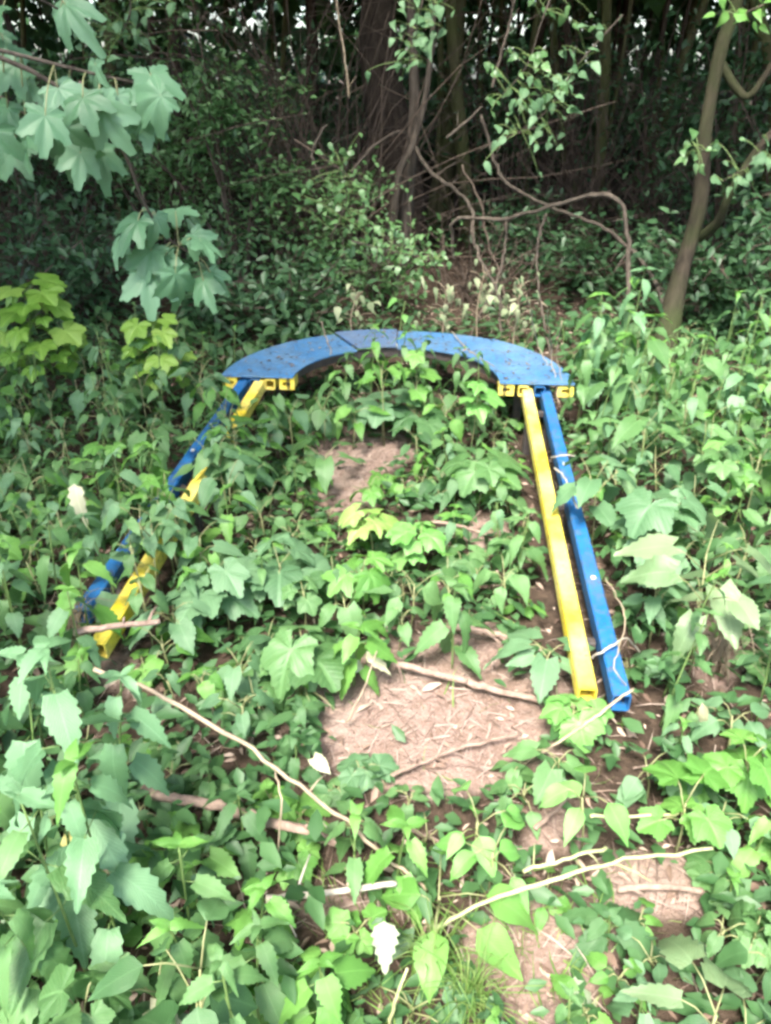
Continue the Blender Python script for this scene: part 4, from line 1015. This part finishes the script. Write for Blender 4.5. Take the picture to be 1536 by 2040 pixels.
for (u, vb, vt, y, n, lab) in [(880, 700, 570, 4.85, 12, 'withered pale plant behind the blue plate, right of its middle'), (1020, 720, 560, 4.7, 12, 'withered pale plant behind the right part of the plate'),
                               (950, 700, 540, 5.0, 10, 'withered pale plant under the drooping lianas'), (710, 690, 580, 4.95, 8, 'withered pale plant behind the plate, left of its middle')]:
    sapling(u, vb, vt, y, .060, n * 2, random.choice(['oval', 'torn']), 'wilted', lab, nm='withered_plant', cat='plant', rad=.16, stem='straw')

# ---- big maple leaves hanging in from the upper left
def leafy_branch(pts, leaves, mat, shape, lab, nm='maple_branch', r=0.008, stem='twig', pet='stem_red', cat='branch', drop=0.8):
    base = Vector(pts[0]); root = empty(nm, base, lab, cat); P = spline([Vector(p) - base for p in pts], 5)
    mesh_obj('stem', tube_mesh('stem', P, r, r * .35, 6), M[stem], root)
    for (q, s, side) in leaves:                        # q: leaf base point, s: leaf length
        q = Vector(q) - base; near = min(P, key=lambda p: (p - q).length)
        mesh_obj('petiole', tube_mesh('petiole', [near, near.lerp(q, .6) + Vector((0, 0, .015)), q], .0022, .0016, 5, 3), M[pet], root)
        d = Vector((side * .8 + random.gauss(0, .35), -.55 + random.gauss(0, .35), -drop + random.gauss(0, .35)))
        add_leaf(root, shape, mat, basis(q, d, Vector((random.gauss(0, .45), -.55 + random.gauss(0, .3), .8)), s * random.uniform(.8, 1.15)))
    return root
def LV(lst, y, s): return [(atd(u, v, y + random.gauss(0, .07)), s * random.uniform(.85, 1.2), sd) for u, v, sd in lst]
leafy_branch([atd(-420, -60, 2.0), atd(-150, 60, 2.2), atd(40, 110, 2.3), atd(200, 150, 2.35), atd(320, 175, 2.4)],
             LV([(55, 160, -.5), (115, 175, .3), (15, 215, -.6), (90, 230, .2), (165, 195, .5), (200, 215, -.3), (235, 190, .4), (300, 150, .4), (320, 190, .3), (270, 215, -.2), (55, 265, -.5), (30, 130, -.6), (130, 255, 0), (-40, 190, -.6), (-20, 260, -.3), (190, 130, -.2), (285, 235, .4)], 2.35, .100),
             'maple', 'maple', 'upper maple branch with large grey-green leaves at top left')
leafy_branch([atd(-380, 40, 2.2), atd(-60, 160, 2.4), atd(90, 255, 2.45), atd(165, 300, 2.5)],
             LV([(160, 305, 0), (195, 300, .4), (30, 290, -.4), (140, 300, -.5)], 2.5, .100), 'maple', 'maple', 'short maple twig with few leaves hanging below the upper maple branch')
leafy_branch([atd(-300, 20, 2.2), atd(60, 140, 2.3), atd(230, 280, 2.4), atd(285, 400, 2.45), atd(330, 470, 2.5), atd(390, 510, 2.55)],
             LV([(310, 430, -.3), (350, 420, .5), (275, 440, -.6), (300, 500, -.3), (330, 510, .2), (385, 470, .5), (400, 480, .7), (350, 545, .0), (405, 560, .6), (295, 545, -.2), (245, 470, -.8), (420, 545, .4)], 2.5, .098),
             'maple', 'maple', 'lower maple branch with large leaves hanging above the yellow-green saplings')
leafy_branch([atd(-200, -120, 2.4), atd(20, -30, 2.6), atd(120, 20, 2.7)], LV([(0, 70, -.4), (-10, 20, -.5), (130, 10, .2), (10, 100, .1)], 2.6, .12), 'maple', 'maple', 'maple leaves cut off by the top left corner')
# sprays of small leaves in the upper middle and right
def spray(pts, n, size, y, mat, lab, spread=.12, shape='oval'):
    P = spline(pts, 6); L = []
    size *= .8
    for i in range(int(n * 1.7)):
        p = P[random.randrange(len(P) // 4, len(P))]
        L.append((p + Vector((random.gauss(0, spread), random.gauss(0, spread), random.gauss(0, spread * .7))), size * random.uniform(.7, 1.3), random.uniform(-1, 1)))
    leafy_branch(pts, L, mat, shape, lab, nm='leafy_twig', r=.006, pet='stem', cat='twig', drop=.35)
spray([atd(1240, 30, 5.2), atd(1150, 130, 5.1), atd(1090, 220, 5.0), atd(1030, 265, 4.95)], 34, .085, 5, 'blue_green', 'leafy twig hanging left of the straight dark trunk at upper right', .13)
spray([atd(1120, -60, 5.3), atd(1080, 40, 5.2), atd(1050, 130, 5.2), atd(1000, 190, 5.2)], 26, .075, 5, 'small', 'leafy twig with small leaves at the top right of the middle', .13)
spray([atd(850, -60, 5.8), atd(835, 40, 5.8), atd(815, 120, 5.8)], 26, .09, 5, 'blue_green', 'leafy twig hanging along the pale sapling at the top', .10)
spray([atd(1570, 220, 4.4), atd(1500, 320, 4.4), atd(1440, 360, 4.4)], 14, .085, 5, 'blue_green', 'leafy twig on the leaning tree at the right edge', .09)
spray([atd(1420, 300, 4.9), atd(1400, 300, 4.7), atd(1380, 290, 4.6)], 8, .07, 5, 'small', 'small leafy twig growing on the leaning trunk', .07)
spray([atd(1600, -30, 4.4), atd(1520, 10, 4.4), atd(1470, 30, 4.4)], 10, .085, 5, 'fresh', 'bright leafy twig in the top right corner', .07)
spray([atd(660, 470, 5.4), atd(690, 400, 5.4), atd(680, 330, 5.4)], 34, .07, 5, 'small', 'upright leafy twig in front of the brown twig tangle', .12)
spray([atd(700, 480, 5.2), atd(780, 500, 5.2), atd(870, 520, 5.2)], 30, .06, 5, 'small', 'leafy twig reaching right below the thickest trunk', .09)
spray([atd(250, -60, 4.6), atd(260, 20, 4.5), atd(240, 70, 4.5)], 20, .08, 5, 'blue_green', 'leafy twig at the top above the maple leaves', .12)

# ------------------------------------------------------------------ sticks, stalks and fallen leaves
def S(name, pix, r0, r1, mat, lab, cat='stick', **kw):
    stick(name, [at(u, v, z) for (u, v, z) in pix], r0, r1, mat, lab, cat, **kw)
S('dry_stalk', [(190, 1335, .44), (330, 1390, .40), (500, 1495, .31), (640, 1600, .20), (770, 1705, .08), (850, 1770, .03)], .0055, .0035, 'straw', 'long straight straw-coloured stalk slanting down across the left foreground', 'stalk')
S('dry_stalk', [(865, 1855, .06), (950, 1805, .12), (1100, 1752, .17), (1250, 1715, .19), (1420, 1688, .19)], .005, .0035, 'straw_green', 'long pale greenish stalk across the right foreground', 'stalk')
S('dry_stalk', [(1040, 1735, .05), (1120, 1712, .07), (1210, 1690, .07)], .005, .004, 'straw_green', 'short greenish stalk just above the long pale one', 'stalk')
S('dry_stalk', [(1175, 1626, .10), (1260, 1626, .11), (1350, 1620, .11)], .0045, .0035, 'straw_green', 'level pale stalk below the lime plant at right', 'stalk')
S('bleached_stick', [(530, 1790, .07), (620, 1783, .085), (700, 1772, .09), (790, 1760, .07)], .0085, .006, 'stick_pale', 'thick bleached whitish stick lying at lower left of the middle')
S('fallen_branch', [(290, 1575, .05), (400, 1600, .05), (520, 1632, .045), (690, 1680, .03)], .016, .011, 'stick', 'grey-brown fallen branch lying under the long stalk')
S('fallen_branch', [(785, 1322, .025), (880, 1345, .03), (980, 1372, .025), (1080, 1395, .02)], .012, .009, 'stick', 'brown stick lying across the large soil patch')
S('fallen_branch', [(890, 1245, .03), (960, 1258, .035), (1050, 1275, .03)], .013, .010, 'stick', 'dark stick at the upper edge of the large soil patch')
S('fallen_branch', [(780, 1545, .012), (860, 1510, .02), (940, 1484, .02), (1040, 1462, .015)], .006, .004, 'stick', 'thin dark curved twig on the lower part of the soil patch', 'twig')
S('fallen_branch', [(1065, 1650, .02), (1110, 1610, .04), (1160, 1565, .06)], .007, .005, 'stick', 'short grey stick slanting up below the rail ends')
S('fallen_branch', [(150, 1258, .20), (230, 1248, .21), (320, 1238, .20)], .011, .008, 'stick', 'brown stick lying across the front end of the left rails')
S('fallen_branch', [(780, 1640, .03), (860, 1672, .03), (960, 1712, .02)], .006, .004, 'stick', 'thin brown stick below the yellow-green seedlings', 'twig')
S('fallen_branch', [(860, 1040, .04), (930, 1052, .05), (1000, 1080, .04)], .008, .006, 'stick', 'brown stick right of the lime seedlings inside the frame')
S('fallen_branch', [(1230, 1770, .02), (1320, 1768, .03), (1400, 1775, .02)], .009, .007, 'stick', 'brown stick on the soil under the long greenish stalk')
S('fallen_branch', [(1420, 1540, .05), (1490, 1560, .06), (1570, 1585, .05)], .010, .008, 'stick', 'dark stick at the right edge among low leaves')
S('dry_stalk', [(1030, 1530, .02), (1100, 1485, .05), (1170, 1440, .10), (1215, 1405, .14), (1262, 1372, .17)], .0045, .0035, 'straw', 'pale dry stalk leaning against the end of the blue rail', 'stalk')
S('string', [(1178, 1310, .10), (1200, 1298, .14), (1225, 1282, .145), (1250, 1272, .13), (1275, 1300, .05)], .0035, .003, 'stick_pale', 'pale tendril looped over the blue rail near its end', 'tendril', n=5)
S('string', [(1098, 912, .20), (1115, 908, .232), (1135, 907, .235), (1150, 912, .2)], .003, .003, 'stick_pale', 'pale tendril wrapped round the blue rail in its upper half', 'tendril', n=5)
S('string', [(1104, 932, .22), (1125, 952, .225), (1140, 985, .225), (1150, 1012, .22)], .0035, .003, 'stick_pale', 'pale tendril running down along the blue rail', 'tendril', n=5)
S('string', [(1205, 1150, .2), (1235, 1200, .2), (1245, 1250, .18), (1225, 1330, .17), (1270, 1390, .05)], .002, .002, 'straw', 'thin straw dangling over the lower blue rail', 'tendril', n=5)
S('dry_stalk', [(540, 1520, .2), (560, 1590, .2), (555, 1700, .05)], .003, .002, 'straw', 'thin bent straw hanging below the long stalk', 'stalk', n=5)
S('dry_stalk', [(690, 1440, .02), (725, 1370, .10), (750, 1295, .17)], .003, .002, 'straw', 'thin upright straw at the left edge of the soil patch', 'stalk', n=5)
S('dry_stalk', [(775, 2045, .02), (790, 1985, .1), (812, 1930, .15)], .004, .003, 'straw_green', 'bent pale stalk below the white leaf', 'stalk', n=5)
for i_, (pp, lb) in enumerate([([(1085, 600, .75), (1098, 690, .42), (1104, 745, .285), (1112, 800, .22)], 'thin straw hanging down over the right plate end'),
                              ([(1050, 590, .75), (1066, 660, .45), (1085, 720, .29), (1120, 772, .2)], 'thin straw slanting over the right plate end'),
                              ([(900, 660, .30), (925, 690, .282), (960, 715, .281), (985, 730, .281)], 'thin straw lying on the right part of the plate'),
                              ([(640, 640, .40), (652, 680, .29), (660, 700, .282), (650, 720, .22)], 'dark thin straw lying on the greyer plate section'),
                              ([(1120, 640, .6), (1110, 720, .36), (1130, 790, .2)], 'thin straw beside the right plate end')]):
    S('dry_stalk', pp, .003, .002, 'straw', lb, 'stalk', n=5)
def fallen(u, v, z, d, nr, s, mat, lab, shape='torn', nm='fallen_leaf'):
    p = at(u, v, z); o = mesh_obj(nm, leaf_mesh(shape, random.randrange(4), mat), None, None, label=lab, cat='leaf'); o.matrix_basis = basis(p, d, nr, s)
fallen(765, 1835, .20, (.05, -.85, -.5), (.1, -.4, .85), .085, 'white_leaf', 'white pointed leaf in the lower middle foreground', 'kite')
fallen(660, 1300, .12, (.6, -.3, -.05), (0, -.5, .8), .11, 'white_leaf', 'whitish dead leaf left of the large soil patch')
fallen(730, 1300, .12, (.5, -.4, -.1), (0, -.5, .8), .08, 'dry_leaf', 'beige crumpled leaf beside the whitish dead leaf')
fallen(150, 1655, .30, (.15, -.8, -.55), (.1, -.45, .8), .10, 'yellow_leaf', 'yellowed leaf hanging in the left foreground', 'nettle')
fallen(1365, 1245, .20, (.1, -.2, -.8), (-.2, -.8, .3), .13, 'white_leaf', 'pale dry leaf hanging right of the blue rail end', 'willow')
fallen(1400, 1400, .16, (.1, -.3, -.7), (-.2, -.8, .4), .10, 'dry_leaf', 'beige dry leaf below the pale hanging one', 'willow')
fallen(150, 965, .42, (.1, -.5, -.4), (0, -.6, .8), .11, 'dry_leaf', 'pale dry leaf in the growth at left')
fallen(520, 1445, .14, (.7, .1, -.1), (0, -.4, .8), .10, 'litter', 'brown dead leaf in the left foreground', 'torn') if False else None
fallen(625, 1510, .05, (.4, -.4, 0), (0, -.3, .9), .06, 'dry_leaf', 'beige leaf on the ground left of the soil patch', 'heart')
fallen(1130, 1960, .04, (.5, -.3, 0), (0, -.2, 1), .08, 'white_leaf', 'pale flat leaf on the bright soil at the bottom')
fallen(300, 2010, .12, (.5, -.3, .1), (0, -.4, 1), .07, 'dry_leaf', 'beige leaf near the bottom edge, left', 'heart')

# dry grass tuft at right
def tuft(u, v, n, h, mat, lab, nm='dry_tuft'):
    b_ = onground(u, v); mb = MB()
    for i in range(n):
        a = random.uniform(0, 6.28); r_ = random.uniform(.02, .16); hh = h * random.uniform(.4, 1)
        mb.tube([(random.gauss(0, .02), random.gauss(0, .02), 0), (math.cos(a) * r_ * .4, math.sin(a) * r_ * .4, hh * .8), (math.cos(a) * r_, math.sin(a) * r_, hh * random.uniform(.5, 1))], .0018, .0006, 3, 4)
    o = mesh_obj(nm, mb.mesh(nm), M[mat], None, label=lab, cat='grass tuft'); o.location = b_
tuft(1430, 1330, 60, .32, 'straw', 'dry straw tuft right of the blue rail end')
tuft(160, 1290, 45, .28, 'straw', 'dry straw tuft at the front end of the left rails')
tuft(600, 1380, 25, .12, 'straw_green', 'thin grass tuft left of the soil patch')
tuft(860, 1930, 60, .16, 'grass', 'green grass tuft right of the white leaf')
tuft(940, 2000, 60, .14, 'grass', 'green grass tuft at the bottom edge')
tuft(800, 850, 30, .22, 'straw', 'dry stalks standing beside the upper soil patch')
tuft(520, 930, 25, .25, 'straw', 'dry stalks right of the upper left rails')

# ------------------------------------------------------------------ what nobody could count
def scatter_pts(n, cond=None, ymax=5.2):
    out = []
    while len(out) < n:
        y = 0.3 + (ymax - .3) * random.random() ** 0.8; x = random.uniform(-1, 1) * (0.8 + 0.62 * y)
        if cond is None or cond(x, y): out.append((x, y))
    return out
def litter():
    pts = scatter_pts(9000, None, 6.5); g = rng; n = len(pts)
    P = np.array([(x, y, gz(x, y) + 0.004 + 0.01 * random.random()) for x, y in pts])
    D = np.c_[g.normal(size=(n, 2)), g.normal(size=n) * .15]; Nn = np.c_[g.normal(size=(n, 2)) * .65, np.ones(n)]
    sz = g.uniform(.012, .04, n) * np.where(g.random(n) < .12, 1.8, 1.0)
    T = T6.copy(); T[:, 0] *= 0.7
    me = leaf_cloud('leaf_litter', P, D, Nn, sz, T, F6)
    mesh_obj('leaf_litter', me, M['litter'], None, kind='stuff', label='brown litter of dead leaf bits on the soil', cat='leaf litter')
    mb = MB()
    for (x, y) in scatter_pts(1100, None, 5.5):
        a = random.uniform(0, 6.28); L = random.uniform(.03, .12); z = gz(x, y) + .006
        mb.tube([(x, y, z), (x + math.cos(a) * L * .5, y + math.sin(a) * L * .5, z + random.uniform(0, .012)), (x + math.cos(a) * L, y + math.sin(a) * L, z)], random.uniform(.0012, .003), .0008, 3)
    mesh_obj('twig_litter', mb.mesh('twig_litter'), M['stick'], None, kind='stuff', label='short broken twigs strewn over the soil', cat='twig litter')
litter()
def plate_debris():
    P = []
    for i in range(240):
        p = pl_pt(random.uniform(0.03, 3.1), random.uniform(.6, .98), PZ + .010); P.append(p)
    n = len(P); g = rng
    D = np.c_[g.normal(size=(n, 2)), g.normal(size=n) * .1]; Nn = np.c_[g.normal(size=(n, 2)) * .2, np.ones(n)]
    me = leaf_cloud('plate_debris', np.array([tuple(p) for p in P]), D, Nn, g.uniform(.006, .03, n))
    mesh_obj('plate_debris', me, M['debris'], None, kind='stuff', label='brown leaf crumbs lying on the blue plate', cat='leaf litter')
plate_debris()
def fibres():
    pts = scatter_pts(5500, lambda x, y: random.random() < .15 + bareness(x, y), 5.0); n = len(pts); g = rng
    P = np.array([(x, y, gz(x, y) + 0.004 + 0.012 * random.random()) for x, y in pts])
    D = np.c_[g.normal(size=(n, 2)), g.normal(size=n) * .12]; Nn = np.c_[g.normal(size=(n, 2)) * .3, np.ones(n)]
    T = np.array([(-.015, 0, 0), (.015, 0, 0), (-.013, .5, .06), (.013, .5, .06), (0, 1, -.02)]); F = np.array([(0, 1, 2), (1, 3, 2), (2, 3, 4)])
    me = leaf_cloud('straw_litter', P, D, Nn, g.uniform(.03, .10, n), T, F)
    mesh_obj('straw_litter', me, M['fibre'], None, kind='stuff', label='pale straw fibres matted over the soil', cat='straw litter')
fibres()
def cover():
    def cond(x, y):
        q = proj((x, y, 0.05))
        if q is None: return False
        u, v, dep = q
        if y > 3.2 and 470 < u < 1110 and 660 < v < 745: return random.random() < .1
        for (cu, cv, ru, rv) in BARE:
            if ((u - cu) / ru) ** 2 + ((v - cv) / rv) ** 2 < 1: return random.random() < .03
        for k_ in RAILS:
            a, b, d = RAILS[k_]
            if seg_d((x, y), (a.x, a.y), (b.x, b.y)) < 0.06: return False
        return True
    pts = scatter_pts(13000, cond, 5.6); g = rng; n = len(pts)
    hz = [.015 + (.17 if region(x, y) in ('front_left', 'left', 'right') else .07) * random.random() for x, y in pts]
    P = np.array([(x, y, gz(x, y) + h) for (x, y), h in zip(pts, hz)])
    D = np.c_[g.normal(size=(n, 2)), g.normal(size=n) * .3]; Nn = np.c_[g.normal(size=(n, 2)) * .35, np.ones(n)]
    me = leaf_cloud('ground_cover', P, D, Nn, g.uniform(.02, .08, n))
    mesh_obj('ground_cover', me, M['nettle_deep'], None, kind='stuff', label='low green leaves covering the ground under the nettles', cat='ground cover')  # deep green puts shade into the colour of the lowest leaves
    # forest floor leaves
    pts = []
    while len(pts) < 4500:
        y = random.uniform(4.6, 11); x = random.uniform(-1, 1) * (1 + .62 * y)
        if noise.noise(Vector((x * .8, y * .8, 1.5))) > -0.12: pts.append((x, y))
    n = len(pts); P = np.array([(x, y, gz(x, y) + .02 + .22 * random.random() ** 2) for x, y in pts])
    D = np.c_[g.normal(size=(n, 2)), g.normal(size=n) * .3]; Nn = np.c_[g.normal(size=(n, 2)) * .4, np.ones(n)]
    me = leaf_cloud('forest_floor_plants', P, D, Nn, g.uniform(.05, .12, n))
    mesh_obj('forest_floor_plants', me, M['dark'], None, kind='stuff', label='dim low leaves covering the floor of the wood', cat='ground cover')
cover()
def grass():
    pts = [(p.x, p.y) for p in [at(random.gauss(900, 190), random.gauss(1900, 110), 0) for _ in range(420)] if p.y > .3]
    pts += scatter_pts(500, lambda x, y: y < 3.0)
    n = len(pts); g = rng
    P = np.array([(x, y, gz(x, y)) for x, y in pts]); D = np.c_[g.normal(size=(n, 2)) * .7, g.uniform(.4, 1.0, n)]; Nn = g.normal(size=(n, 3))
    T = np.array([(-.02, 0, 0), (.02, 0, 0), (-.016, .5, .05), (.016, .5, .05), (0, 1, -.1)]); F = np.array([(0, 1, 2), (1, 3, 2), (2, 3, 4)])
    me = leaf_cloud('grass', P, D, Nn, g.uniform(.04, .11, n), T, F)
    mesh_obj('grass', me, M['grass'], None, kind='stuff', label='thin green grass on the bright soil in the foreground', cat='grass')
grass()
